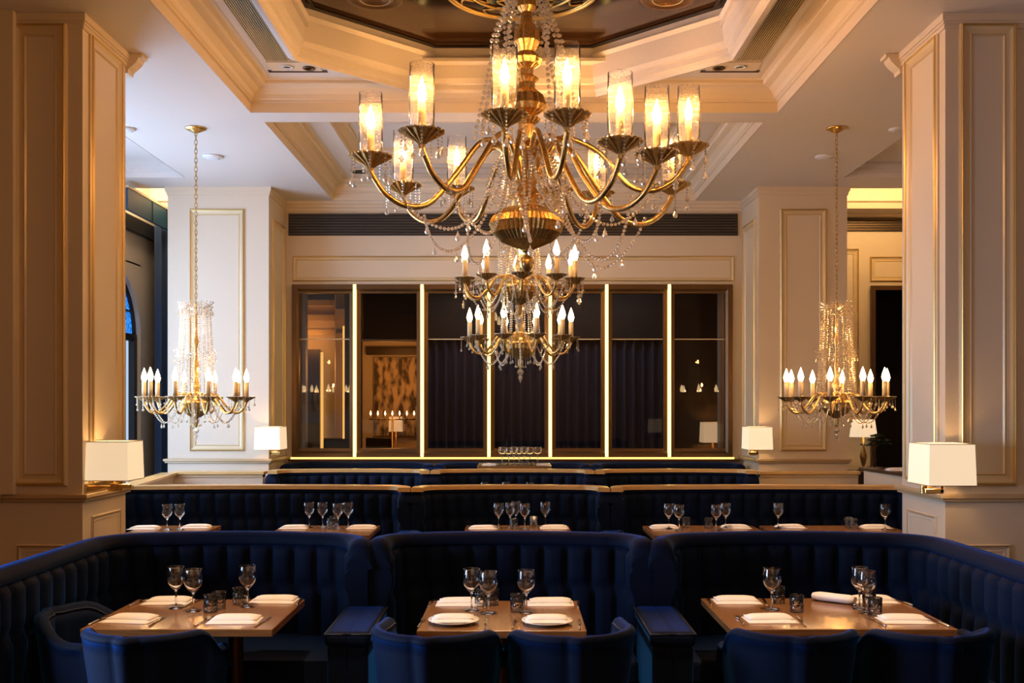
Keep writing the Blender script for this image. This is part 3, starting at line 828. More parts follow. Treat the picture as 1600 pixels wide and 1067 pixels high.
# ------------------------------------------------------------------ tables
def table(label, x0, x1, y0, y1, zf=0.0, group=None, h=0.75):
    cx, cy = (x0+x1)/2, (y0+y1)/2
    t = thing('dining_table', label, 'table', (cx, cy, zf), 0, group)
    MB().box(x0-cx, x1-cx, y0-cy, y1-cy, h-0.036, h).build('tabletop', 'table', t, 0.003, 1)
    if x1-x0 > 0.85: xs = (-(x1-x0)/2+0.26, (x1-x0)/2-0.26)
    else: xs = (0.0,)
    for x in xs:
        MB().lathe([(0.035, 0.03), (0.035, h-0.05), (0.10, h-0.038)], (x, 0, 0), 16).build('pedestal', 'brass', t)
        MB().lathe([(0.22, 0.001), (0.22, 0.015), (0.06, 0.03), (0.035, 0.032)], (x, 0, 0), 24).build('foot_plate', 'bronze', t)
    return t
GT1, GT2 = 'oak tables of the front row', 'oak tables of the middle row'
TA = (-1.95, -1.085, 4.60, 5.31); TBc = (-0.435, 0.325, 4.57, 5.27); TCc = (0.975, 1.995, 4.60, 5.34)
table('wide oak dining table in the left front booth, two chairs at its near corner', *TA, group=GT1)
table('oak dining table in the centre front booth with round plates on it', *TBc, group=GT1)
table('wide oak dining table in the right front booth with a rolled napkin on it', *TCc, group=GT1)
table('small oak table at the left end of the middle row, half behind the left column', -3.08, -2.46, 8.00, 8.60, group=GT2)
table('oak table in the left booth of the middle row, nearer the centre', -1.93, -1.12, 7.95, 8.60, group=GT2)
table('oak table in the centre booth of the middle row', -0.40, 0.46, 7.95, 8.62, group=GT2)
table('oak table in the right booth of the middle row, nearer the centre', 1.08, 2.0, 7.95, 8.60, group=GT2)
table('oak table at the right end of the middle row, by the right column', 2.06, 3.14, 8.00, 8.60, group=GT2)
table('oak table in the centre booth of the third row, hidden behind the oak rail', -0.40, 0.42, 10.2, 10.9, group='oak tables of the third row')
table('oak table crowded with glasses in front of the glazed screen', -0.44, 0.45, 12.2, 12.85, zf=0.29, group='oak tables of the third row')

# ------------------------------------------------------------------ chairs
def chair(label, x, y, rz, drop=(0.115, 0.115), dep=0.46, group='navy barrel chairs', w=0.51, h=0.80):
    t = thing('dining_chair', label, 'chair', (x, y, 0), rz, group)
    # local: seat opening toward -Y, back at +Y
    path, N, L = booth_path(-w/2+0.03, w/2-0.03, 0.0, dep, dep, 0.20, 0.03, 0.02)
    rim = lambda s_: h-(drop[0] if s_ < L/2 else drop[1])*(1-sstep(0.13, 0.34, min(s_, L-s_)))-0.10*(1-sstep(0, 0.07, min(s_, L-s_)))
    mb = MB(); loops = []; n = len(path)
    for i in range(n):
        s = L*i/(n-1); e = min(s, L-s); p, nn = path[i], N[i]
        zt = rim(s)
        L2 = []
        for k in range(9):
            z = 0.34+(zt-0.03-0.34)*k/8; tp = 0.045*(1-(z-0.34)/0.45); L2.append((p.x+nn.x*(0.0+tp*0.2), p.y+nn.y*(0.0+tp*0.2), z))
        for k in range(7):
            a = pi*k/6; o = -0.03+0.03*cos(a); z = zt-0.03+0.03*sin(a); L2.append((p.x+nn.x*o, p.y+nn.y*o, z))
        for k in range(8, -1, -1):
            z = 0.34+(zt-0.03-0.34)*k/8; tp = 0.06*(1-(z-0.34)/0.45); o = -0.06+tp; L2.append((p.x+nn.x*o, p.y+nn.y*o, z))
        loops.append(L2)
    mb.loops(loops, closed=True, cap0=True, cap1=True, smooth=True)
    b = mb.build('backrest', 'velvet', t)
    mb = MB().tube([(p.x+nn.x*0.001, p.y+nn.y*0.001, rim(L*i/(n-1))-0.028) for i, (p, nn) in enumerate(zip(path, N))], 0.0035, 6)
    mb.build('piping', 'piping', b)
    MB().box(-w/2+0.045, w/2-0.045, -dep-0.02, -0.03, 0.36, 0.47).build('seat', 'velvet', t, 0.03, 4)
    MB().box(-w/2+0.07, w/2-0.07, -dep+0.02, -0.06, 0.32, 0.359).build('seat_frame', 'darkwood', t)
    for sx in (-1, 1):
        for yy in (-0.08, -dep+0.04):
            MB().tube([(sx*(w/2-0.09), yy, 0.33), (sx*(w/2-0.07), yy*1.02, 0.002)], [0.022, 0.012], 10).build('leg', 'darkwood', t)
    return t
chair('navy velvet barrel chair facing right at the left end of the left front table', -2.15, 4.84, radians(80), (0.10, 0.10), 0.36)
chair('navy velvet chair at the near side of the left front table, back turned', -1.60, 4.27, radians(180-4))
chair('navy velvet chair, left of two pushed up to the centre front table', -0.36, 4.27, radians(180-6), (0.115, 0.01))
chair('navy velvet chair, right of two pushed up to the centre front table', 0.268, 4.27, radians(180+6), (0.01, 0.115))
chair('navy velvet chair, left of two pushed up to the right front table', 1.20, 4.27, radians(180-2))
chair('navy velvet chair, right of two pushed up to the right front table', 1.80, 4.27, radians(180+2), (0.06, 0.115))
chair('navy velvet chair left of the centre table in the middle row, only its rim showing', -0.56, 7.72, radians(180-10))
chair('navy velvet chair right of the centre table in the middle row, only its rim showing', 0.60, 7.72, radians(180+10))

# ------------------------------------------------------------------ tableware
def prof_wine(s=1.0):
    out = [(0.0005, 0.0), (0.033, 0.0), (0.034, 0.002), (0.020, 0.006), (0.006, 0.011), (0.0042, 0.02), (0.0040, 0.075), (0.007, 0.090),
           (0.022, 0.104), (0.038, 0.124), (0.046, 0.145), (0.0475, 0.158), (0.046, 0.174), (0.0415, 0.203), (0.0405, 0.2065)]
    inn = [(0.0393, 0.2065), (0.0402, 0.203), (0.0447, 0.174), (0.0462, 0.158), (0.0447, 0.146), (0.0365, 0.126), (0.020, 0.107), (0.006, 0.098), (0.0005, 0.097)]
    return [(r*s, z*s) for r, z in out+inn]
wine_me = MB().lathe(prof_wine(), seg=32).build('wine_glass', 'glass')
tum_me = MB().lathe([(0.0005, 0), (0.030, 0), (0.033, 0.003), (0.0345, 0.085), (0.0325, 0.085), (0.0312, 0.014), (0.0295, 0.011), (0.0005, 0.011)], seg=28).build('tumbler', 'cut_glass')
def napkin_mesh(wd, dp, seed):
    rnd = random.Random(seed); mb = MB()
    def slab(x0, x1, y0, y1, z0, z1, wob):
        nx, ny = 10, 6; L = []
        g = lambda i, j, z: (x0+(x1-x0)*i/nx, y0+(y1-y0)*j/ny, z)
        top = []; bot = []
        for j in range(ny+1):
            top.append([]); bot.append([])
            for i in range(nx+1):
                u, v = 2*i/nx-1, 2*j/ny-1
                edge = (1-abs(u)**6)*(1-abs(v)**6)
                z = z0+(z1-z0)*(0.35+0.65*edge)+wob*sin(u*2.3+seed)*cos(v*1.7)
                top[j].append(g(i, j, z)); bot[j].append(g(i, j, z0))
        vs = [p for r_ in top for p in r_]+[p for r_ in bot for p in r_]; nn = (nx+1)*(ny+1); fs = []
        I = lambda i, j: j*(nx+1)+i
        for j in range(ny):
            for i in range(nx):
                fs.append((I(i,j), I(i+1,j), I(i+1,j+1), I(i,j+1))); fs.append((nn+I(i,j+1), nn+I(i+1,j+1), nn+I(i+1,j), nn+I(i,j)))
        for i in range(nx):
            fs.append((nn+I(i,0), nn+I(i+1,0), I(i+1,0), I(i,0))); fs.append((I(i,ny), I(i+1,ny), nn+I(i+1,ny), nn+I(i,ny)))
        for j in range(ny):
            fs.append((I(0,j), I(0,j+1), nn+I(0,j+1), nn+I(0,j))); fs.append((nn+I(nx,j), nn+I(nx,j+1), I(nx,j+1), I(nx,j)))
        mb.add(vs, fs, True)
    slab(-wd/2, wd/2, -dp/2, dp/2, 0.0, 0.007, 0.0005)
    slab(-wd/2+0.012, wd/2-0.01, -dp/2+0.05, dp/2, 0.006, 0.024, 0.002)
    return mb
nap_me = [napkin_mesh(0.235, 0.15, k).build('napkin', 'linen') for k in range(3)]
# rolled napkin with a cuff
mb = MB(); L = []
for k in range(14):
    u = k/13; rr = 0.020+0.012*sin(pi*u)**0.7+0.003*sin(9*u)
    L.append([(-0.11+0.22*u, rr*1.25*cos(a), 0.002+0.022+0.022*min(1, rr/0.03)*sin(a)) for a in [2*pi*q/16 for q in range(16)]])
mb.loops(L, cap0=True, cap1=True, smooth=True)
roll_me = mb.build('rolled_napkin', 'linen')
plate_me = MB().lathe([(0.0005, 0), (0.065, 0), (0.070, 0.004), (0.100, 0.010), (0.118, 0.017), (0.1185, 0.019), (0.098, 0.014), (0.068, 0.008), (0.0005, 0.007)], seg=40).build('plate', 'porcelain')
# cutlery lying along Y
def knife():
    mb = MB()
    mb.tube([(0, -0.11, 0.004), (0, -0.09, 0.005), (0, -0.02, 0.0045), (0, -0.005, 0.004)], [0.003, 0.0055, 0.0045, 0.0035], 8)
    mb.prism([(-0.005, -0.01), (0.006, -0.01), (0.008, 0.06), (0.006, 0.10), (-0.004, 0.115)], 0.002, 0.0045)
    return mb
def fork():
    mb = MB()
    mb.tube([(0, -0.105, 0.004), (0, -0.08, 0.005), (0, 0.0, 0.0055), (0, 0.04, 0.007)], [0.0055, 0.0045, 0.003, 0.0035], 8)
    mb.prism([(-0.004, 0.035), (0.004, 0.035), (0.011, 0.055), (0.011, 0.066), (-0.011, 0.066), (-0.011, 0.055)], 0.004, 0.007)
    for k in range(4): mb.box(-0.0105+k*0.006, -0.0075+k*0.006, 0.065, 0.105, 0.0045, 0.0065)
    return mb
knife_me = knife().build('table_knife', 'steel'); fork_me = fork().build('table_fork', 'steel')
used = set()
def put(src, loc, label, cat, group, rz=0, sc=1.0):
    if src.name not in used: o = src; used.add(src.name)
    else: o = src.copy(); COL.objects.link(o)
    o.location = loc; o.rotation_euler = (0, 0, rz); o.scale = (sc,)*3
    o['label'] = label; o['category'] = cat; o['group'] = group
    return o
GW, GU, GN, GC = 'wine glasses', 'cut glass tumblers', 'folded napkins', 'cutlery on the tables'
ZT = 0.7502
def D(py, Z=1.0): return 1600*Z/(py-635)
def at(px, py, z=ZT):
    d = 1600*(1.75-z)/(py-635); return (PX(px, d), d, z)
LT, CT, RT = 'left front table', 'centre front table', 'right front table'
for px, py, lab in ((275, 950, 'empty wine glass, leftmost of three on the '+LT), (302, 955, 'empty wine glass, middle of three on the '+LT), (387, 948, 'empty wine glass standing alone at the right of the '+LT),
                    (737, 954, 'empty wine glass, leftmost of three on the '+CT), (763, 959, 'empty wine glass, middle of three on the '+CT), (822, 957, 'empty wine glass standing alone at the right of the '+CT),
                    (1206, 953, 'empty wine glass standing alone at the left of the '+RT), (1343, 951, 'empty wine glass, farther of the overlapping pair on the '+RT), (1354, 958, 'empty wine glass, nearer of the overlapping pair on the '+RT)):
    put(wine_me, at(px, py), lab, 'wine glass', GW)
for px, py, lab in ((329, 956, 'cut glass tumbler in the middle of the '+LT), (342, 951, 'cut glass tumbler half hidden behind the middle one on the '+LT), (374, 944, 'cut glass tumbler behind the single wine glass on the '+LT),
                    (752, 946, 'short cut glass tumbler behind the left wine glasses on the '+CT), (769, 945, 'cut glass tumbler right behind the middle wine glass on the '+CT), (808, 955, 'cut glass tumbler at the right wine glass on the '+CT),
                    (1245, 956, 'cut glass tumbler standing alone in the middle of the '+RT), (1216, 942, 'cut glass tumbler behind the single wine glass on the '+RT), (1367, 961, 'cut glass tumbler nearest the right chair on the '+RT), (1358, 946, 'cut glass tumbler behind the wine glass pair on the '+RT)):
    put(tum_me, at(px, py), lab, 'tumbler', GU)
settings = [(262, 941, 0, 'back left', LT, False, 1), (203, 969, -0.12, 'near left', LT, False, -1), (367, 970, 0.02, 'near right', LT, False, 1), (428, 939, -0.04, 'back right', LT, False, -1),
            (718, 943, 0, 'back left', CT, False, 1), (709, 973, 0.05, 'near left', CT, True, 1), (860, 943, 0, 'back right', CT, False, 1), (855, 974, 0, 'near right', CT, True, 1),
            (1151, 940, 0, 'back left', RT, False, 1), (1203, 969, 0.03, 'near left', RT, False, 1), (1364, 939, 0, 'back right', RT, False, -1), (1414, 970, -0.03, 'near right', RT, False, -1)]
for k, (px, py, rz, pos, tb, plate, cs) in enumerate(settings):
    x, y, z = at(px, py)
    zz = z
    if plate:
        put(plate_me, (x, y, z), 'round white plate at the %s place of the %s' % (pos, tb), 'plate', 'white plates'); zz = z+0.0145
    put(nap_me[k % 3], (x, y, zz), 'folded white napkin at the %s place of the %s' % (pos, tb), 'napkin', GN, rz, 0.86 if plate else 1.0)
    put(knife_me, (x+0.138+(0.0 if not plate else 0.008), y-0.03, z), 'steel knife at the %s place of the %s' % (pos, tb), 'knife', GC, rz+(-0.12 if tb != CT else -0.05)*cs)
    put(fork_me, (x-0.142-(0.0 if not plate else 0.008), y-0.02, z), 'steel fork at the %s place of the %s' % (pos, tb), 'fork', GC, rz+(-0.10)*cs)
x, y, z = at(1303, 941)
put(roll_me, (x, y, z), 'rolled white napkin lying aslant in the middle of the '+RT, 'napkin', GN, radians(-38))

# middle row
names2 = ['far left', 'left', 'centre', 'right', 'far right']
rows = [(0, [(261, 828), (281, 827)], [(225, 826.0), (306, 824)], []),
        (1, [(483, 824), (504, 824), (528, 826), (544, 824)], [(460, 825), (565, 825)], [(521, 822), (517, 826)]),
        (2, [(779, 825), (797, 824), (806, 821.5), (820, 826), (852, 823)], [(755, 825.5), (866, 825)], [(803, 826), (834, 823)]),
        (3, [(1045, 826), (1061, 828), (1119, 828), (1134, 825)], [(1038, 824.5), (1150, 824.5)], [(1072, 824), (1107, 825)]),
        (4, [(1216, 825), (1383, 827)], [(1235, 824), (1369, 824.5)], [(1326, 824), (1333, 826)])]
ordn = {2: ['left', 'right'], 4: ['first from the left', 'second from the left', 'third from the left', 'last'], 5: ['first from the left', 'second from the left', 'third from the left', 'fourth from the left', 'last']}
for ti, wines, naps, tums in rows:
    tb = names2[ti]+' table of the middle row'
    for k, (px, py) in enumerate(wines):
        put(wine_me, at(px, py), 'wine glass, %s on the %s' % (ordn[len(wines)][k], tb), 'wine glass', GW)
    for k, (px, py) in enumerate(naps):
        x, y, z = at(px, py)
        put(nap_me[k], (x, y, z), 'folded white napkin at the %s side of the %s' % (('left', 'right')[k], tb), 'napkin', GN, 0, 1.0)
    for k, (px, py) in enumerate(tums):
        put(tum_me, at(px, py), 'small cut glass tumbler, %s of two on the %s' % (('left', 'right')[k], tb), 'tumbler', GU)
for k, (px, yy) in enumerate(((757, 10.75), (790, 10.8), (828, 10.75))):
    put(wine_me, (PX(px, yy), yy, ZT), 'wine glass whose rim peeps over the middle oak rail, %s of three' % ('left', 'middle', 'right')[k], 'wine glass', GW)
Z4 = 0.29+0.7502
for k, (px, yy) in enumerate(((785, 12.5), (795, 12.42), (803, 12.62), (811, 12.45), (819, 12.6), (828, 12.48), (840, 12.55))):
    put(wine_me, (PX(px, yy), yy, Z4), 'distant wine glass, %s of seven clustered before the screen' % ['first', 'second', 'third', 'fourth', 'fifth', 'sixth', 'seventh'][k], 'wine glass', GW, 0, 1.05)
for k, (px, yy) in enumerate(((779, 12.3), (790, 12.28), (816, 12.28), (826, 12.3), (834, 12.32))):
    put(tum_me, (PX(px, yy), yy, Z4), 'distant cut glass tumbler, %s of five clustered before the screen' % ['first', 'second', 'third', 'fourth', 'fifth'][k], 'tumbler', GU, 0, 0.9)
for k, px in enumerate((765, 849)):
    put(nap_me[k], (PX(px, 12.4), 12.4, Z4), 'folded napkin at the %s end of the glass crowded table' % ('left', 'right')[k], 'napkin', GN, 0, 0.8)

# ------------------------------------------------------------------ wall lamps
def box_shade(parent, x0, x1, y0, y1, z0, z1, tp, mat='shade', name='lamp_shade'):
    th = 0.004; mb = MB()
    def L(e, z, i): return [(x0+e+i, y0+e+i, z), (x1-e-i, y0+e+i, z), (x1-e-i, y1-e-i, z), (x0+e+i, y1-e-i, z)]
    mb.loops([L(0, z0, 0), L(tp, z1, 0), L(tp, z1, th), L(0, z0, th), L(0, z0, 0)])
    s = mb.build(name, mat, parent)
    mb = MB()
    for z, e in ((z0, 0), (z1, tp)):
        mb.tube([Vector(p) for p in L(e-0.001, z, 0)], 0.003, 6, closed=True)
    mb.build('shade_rim', 'gilt_paint', s)
    return s
def wall_lamp(label, sx, w, dep, base_y):
    """local: shade centred at the origin in plan; column corner lies on the +Y / outward side. sx = outward direction"""
    t = thing('wall_lamp', label, 'wall lamp', (0, 0, 0))
    box_shade(t, -w/2, w/2, -dep/2, dep/2, 1.235, 1.505, 0.008)
    MB().lathe([(0.012, 1.17), (0.012, 1.26), (0.016, 1.27), (0.016, 1.33), (0.01, 1.335)], seg=12).build('lamp_holder', 'brass', t)
    MB().lathe([(0.001, 1.335), (0.02, 1.35), (0.028, 1.38), (0.02, 1.41), (0.001, 1.42)], seg=12).build('bulb', 'bulb', t)
    mb = MB().box(-0.012, 0.012, -0.012, base_y, 1.175, 1.20)
    mb.box(-0.02 if sx < 0 else -0.02, 0.02, base_y-0.05, base_y, 1.165, 1.21)
    mb.box(min(0, sx*0.10)-0.012, max(0, sx*0.10)+0.012, -0.012, 0.012, 1.172, 1.203)
    mb.build('arm', 'brass', t, 0.003, 1)
    MB().box(-0.05, 0.05, base_y-0.02, base_y+0.0, 1.15, 1.24).build('backplate', 'brass', t, 0.004, 1)
    lamp('lamp_light', 'POINT', (0, 0, 1.39), 14, (1, 0.56, 0.20), 0.03, parent=t)
    return t
nl = wall_lamp('box-shaded wall lamp on the near left column', 1, 0.30, 0.31, 0.01)
nl.location = (-2.82, 7.05+0.19, 0)
nr = wall_lamp('box-shaded wall lamp on the near right column', -1, 0.31, 0.36, 0.225)
nr.location = (2.845, 6.815, 0)
fl_ = wall_lamp('box-shaded wall lamp on the far left column', 1, 0.31, 0.38, 0.235)
fl_.location = (-2.93, 12.34, 0)
fr_ = wall_lamp('box-shaded wall lamp on the far right column', -1, 0.29, 0.38, 0.235)
fr_.location = (2.93, 12.34, 0)
# the near left lamp reaches its column sideways: its own bar and plate
MB().box(-0.15, 0.0, -0.014, 0.014, 1.168, 1.192).build('arm', 'brass', nl, 0.003, 1)
MB().box(-0.15, -0.13, -0.16, 0.20, 1.155, 1.215).build('backplate', 'brass', nl, 0.004, 1)

# ------------------------------------------------------------------ chandeliers
DROPS = {}
def crystal_drop(parent, p, cup, ln):
    key = (cup, ln)
    if key in DROPS:
        o = bpy.data.objects.new('crystal_drop', DROPS[key]); COL.objects.link(o); o.parent = parent
    else:
        mb = MB(); L = cup*ln
        mb.chainpts([(0, 0, -0.005), (0, 0, -L)], cup*0.16, cup*0.07, False)
        mb.drop((0, 0, -L), cup*0.14, cup*0.45)
        o = mb.build('crystal_drop', 'crystal', parent); DROPS[key] = o.data
    o.location = p
    return o
def chandelier_arm(parent, ang, R, zc, pts, tr, cup, sl, bulb, shade, drops, seed, hub_z):
    """one arm in its own plane; zc = height of the drip pan; returns the arm object"""
    ca, sa = cos(ang), sin(ang)
    def W(r, z): return (r*ca, r*sa, z)
    # smooth curve
    P = []
    n = len(pts)
    for i in range(n-1):
        p0 = pts[max(i-1, 0)]; p1 = pts[i]; p2 = pts[i+1]; p3 = pts[min(i+2, n-1)]
        for k in range(6):
            t = k/6
            q = []
            for c in (0, 1):
                q.append(0.5*((2*p1[c])+(-p0[c]+p2[c])*t+(2*p0[c]-5*p1[c]+4*p2[c]-p3[c])*t*t+(-p0[c]+3*p1[c]-3*p2[c]+p3[c])*t**3))
            P.append(W(q[0], q[1]))
    P.append(W(*pts[-1]))
    a = MB().tube(P, tr, 8).build('arm', 'antique', parent)
    c = (R*ca, R*sa, zc)
    MB().lathe([(cup*0.12, -cup*0.75), (cup*0.16, -cup*0.55), (cup*0.34, -cup*0.40), (cup*0.75, -cup*0.16), (cup, 0), (cup*1.02, cup*0.05), (cup*0.9, cup*0.06), (cup*0.3, cup*0.0), (cup*0.22, cup*0.12), (cup*0.22, cup*0.16)], c, 32, 16, 0.14, smooth=False).build('drip_pan', 'antique_dark', a)
    MB().lathe([(sl[0], cup*0.1), (sl[0], sl[1]), (sl[0]*0.7, sl[1]+0.004)], c, 12).build('candle', 'ivory', a)
    b0, br, bh = sl[1], bulb[0], bulb[1]
    MB().lathe([(br*0.45, b0), (br*0.75, b0+bh*0.12), (br, b0+bh*0.33), (br*0.72, b0+bh*0.58), (br*0.3, b0+bh*0.85), (0.001, b0+bh)], c, 12).build('bulb', 'bulb', a)
    if shade:
        sr, sh = shade
        MB().lathe([(sr*0.93, cup*0.08), (sr, sh*0.25), (sr*1.02, sh*0.55), (sr*0.97, sh), (sr*0.94, sh), (sr*0.98, sh*0.55), (sr*0.96, sh*0.25), (sr*0.90, cup*0.08)], c, 24).build('glass_chimney', 'chimney', a)
    rnd = random.Random(seed)
    for q in range(drops):
        b = 2*pi*q/drops+0.3
        x, y = c[0]+cup*0.95*cos(b), c[1]+cup*0.95*sin(b)
        crystal_drop(a, (x, y, zc), cup, rnd.choice((0.6, 0.9, 1.2)))
    mb = MB()
    for q in range(28):
        b = 2*pi*q/28; mb.gem((c[0]+cup*cos(b), c[1]+cup*sin(b), zc+cup*0.03), cup*0.075)
    mb.build('bead_rim', 'crystal', a)
    return a

def chain_links(mb, x, y, z0, z1, ll, r, wr):
    n = int((z1-z0)/(ll*0.72)); st = (z1-z0)/n
    for i in range(n):
        zc = z0+(i+0.5)*st; pts = []
        for k in range(12):
            a = 2*pi*k/12; u, v = r*cos(a), ll/2*sin(a)
            pts.append((x+(u if i % 2 else 0), y+(0 if i % 2 else u), zc+v))
        mb.tube(pts, wr, 5, closed=True)
    return mb

# --- the great chandelier
def big_chandelier():
    cx, cy = 0.095, 7.58
    t = thing('chandelier', 'great brass chandelier with twelve tall glass candle chimneys, hanging from the dark dome', 'chandelier', (cx, cy, 0))
    K = 0.00474
    def zz(py): return 1.75+(635-py)*K
    stem = [(15, 322), (17, 312), (22, 308), (15, 302), (12, 290), (15, 284), (14, 280), (10, 276), (17, 272), (17, 248), (19, 243), (13, 238), (13, 232), (22, 226), (19, 222), (12, 218), (11, 196), (15, 190), (17, 186), (12, 182), (20, 174), (24, 166), (20, 150), (13, 140), (12, 130), (15, 124), (10, 118), (10, 108), (16, 102), (19, 94), (15, 88), (12, 82), (16, 66), (15, 50), (9, 36), (8, 20), (14, 12), (14, -2), (12, -8)]
    MB().lathe([((r*1.25 if r > 14 else r)*K, zz(y)) for r, y in stem]+[(0.05, DZ)], seg=32, rib=16, ribamp=0.10, smooth=False).build('stem', 'antique', t)
    bowl = [(0.003, 391), (0.055*1, 387), (20*K, 384), (38*K, 378), (51*K, 366), (55.5*K, 354), (54*K, 344)]
    bowl = [(6*K, 392), (14*K, 388), (22*K, 385), (40*K, 377), (52*K, 365), (56*K, 353)]
    b = MB().lathe([(r, zz(y)) for r, y in bowl], seg=96, rib=48, ribamp=0.07, smooth=False).build('bowl', 'antique_dark', t)
    MB().lathe([(r*K, zz(y)) for r, y in [(56, 353), (57.5, 350), (53, 340), (45, 332), (34, 327), (18, 322)]], seg=96, rib=48, ribamp=0.06, smooth=False).build('bowl_cover', 'antique', b)
    MB().lathe([(r*K, zz(y)) for r, y in [(0.5, 428), (5, 424), (11, 417), (12, 410), (9, 403), (4, 398), (8, 394), (10, 391), (5, 389)]], seg=20).build('finial', 'antique', t)
    cups = [(-156, 3.48), (-125.4, 3.52), (-97.4, 3.57), (-78.4, 3.574), (-60.6, 3.44), (-44.7, 3.415), (-2.6, 3.66), (146, 3.528), (118.9, 3.58), (76.9, 3.60), (59.5, 3.54), (18.5, 3.47)]
    R = 1.19
    for i, (ad, zc) in enumerate(cups):
        d = zc-0.11
        pts = [(0.06, 3.42), (0.13, 3.55), (0.25, 3.69+0.25*(zc-3.5)), (0.38, 3.66+0.3*(zc-3.5)), (0.55, d+0.06), (0.75, d-0.17), (0.93, d-0.21), (1.08, d-0.14), (1.16, d-0.04), (R, d+0.01)]
        pts = [(r_*(1 if r_ > 0.2 else 1), z_) for r_, z_ in pts]
        chandelier_arm(t, radians(ad), R, zc, pts, 0.020, 0.142, (0.026, 0.19), (0.030, 0.17), (0.083, 0.44), 7, i, 3.3)
        a = radians(ad); lamp('candle_light', 'POINT', (R*cos(a), R*sin(a), zc+0.27), 42.0, WARM, 0.04, parent=t)
    # bead strands from the dome down to the arms
    for k in range(12):
        a = -pi/2+radians(32)+(2*pi-radians(64))*k/11; j = random.Random(k).random()
        P = []
        for q in range(13):
            u = q/12; rr = 0.12+0.14*min(1, u*3)+(0.14*max(0, u-0.45)/0.55)*(0.6+0.8*j); z = DZ-0.02-(DZ-3.72)*u
            P.append((rr*cos(a+0.1*u), rr*sin(a+0.1*u), z))
        MB().chainpts(P, 0.044, 0.019).build('crystal_strand', 'crystal', t)
    for k in range(6):
        a = -pi/2+radians(50)+(2*pi-radians(100))*k/5; P = []
        for q in range(9):
            u = q/8; rr = 0.10+0.07*sin(pi*u); P.append((rr*cos(a), rr*sin(a), 4.3+(DZ-4.3)*u))
        MB().chainpts(P, 0.040, 0.016).build('crystal_strand', 'crystal', t)
    # swags from the arm hump down to the pans
    for i, (ad, zc) in enumerate(cups):
        a = radians(ad); a2 = radians(ad+9)
        P = []
        for q in range(15):
            u = q/14; rr = 0.20+(R*0.82-0.20)*u; z = 3.55*(1-u)+(zc-0.25)*u-0.62*sin(pi*u)**0.8*(0.6+0.3*(i % 3)/2)
            P.append((rr*cos(a+(a2-a)*sin(pi*u)), rr*sin(a+(a2-a)*sin(pi*u)), z))
        s = MB().chainpts(P, 0.030, 0.015)
        m = P[7]; s.drop((m[0], m[1], m[2]-0.02), 0.02, 0.08)
        m = P[11]; s.drop((m[0], m[1], m[2]-0.02), 0.018, 0.07)
        s.build('crystal_swag', 'crystal', t)
        P = []
        for q in range(11):
            u = q/10; rr = 0.16+0.16*sin(pi*u); P.append((rr*cos(a+0.2), rr*sin(a+0.2), 3.62-0.42*u))
        MB().chainpts(P, 0.030, 0.015).build('crystal_strand', 'crystal', t)
    return t
big_chandelier()

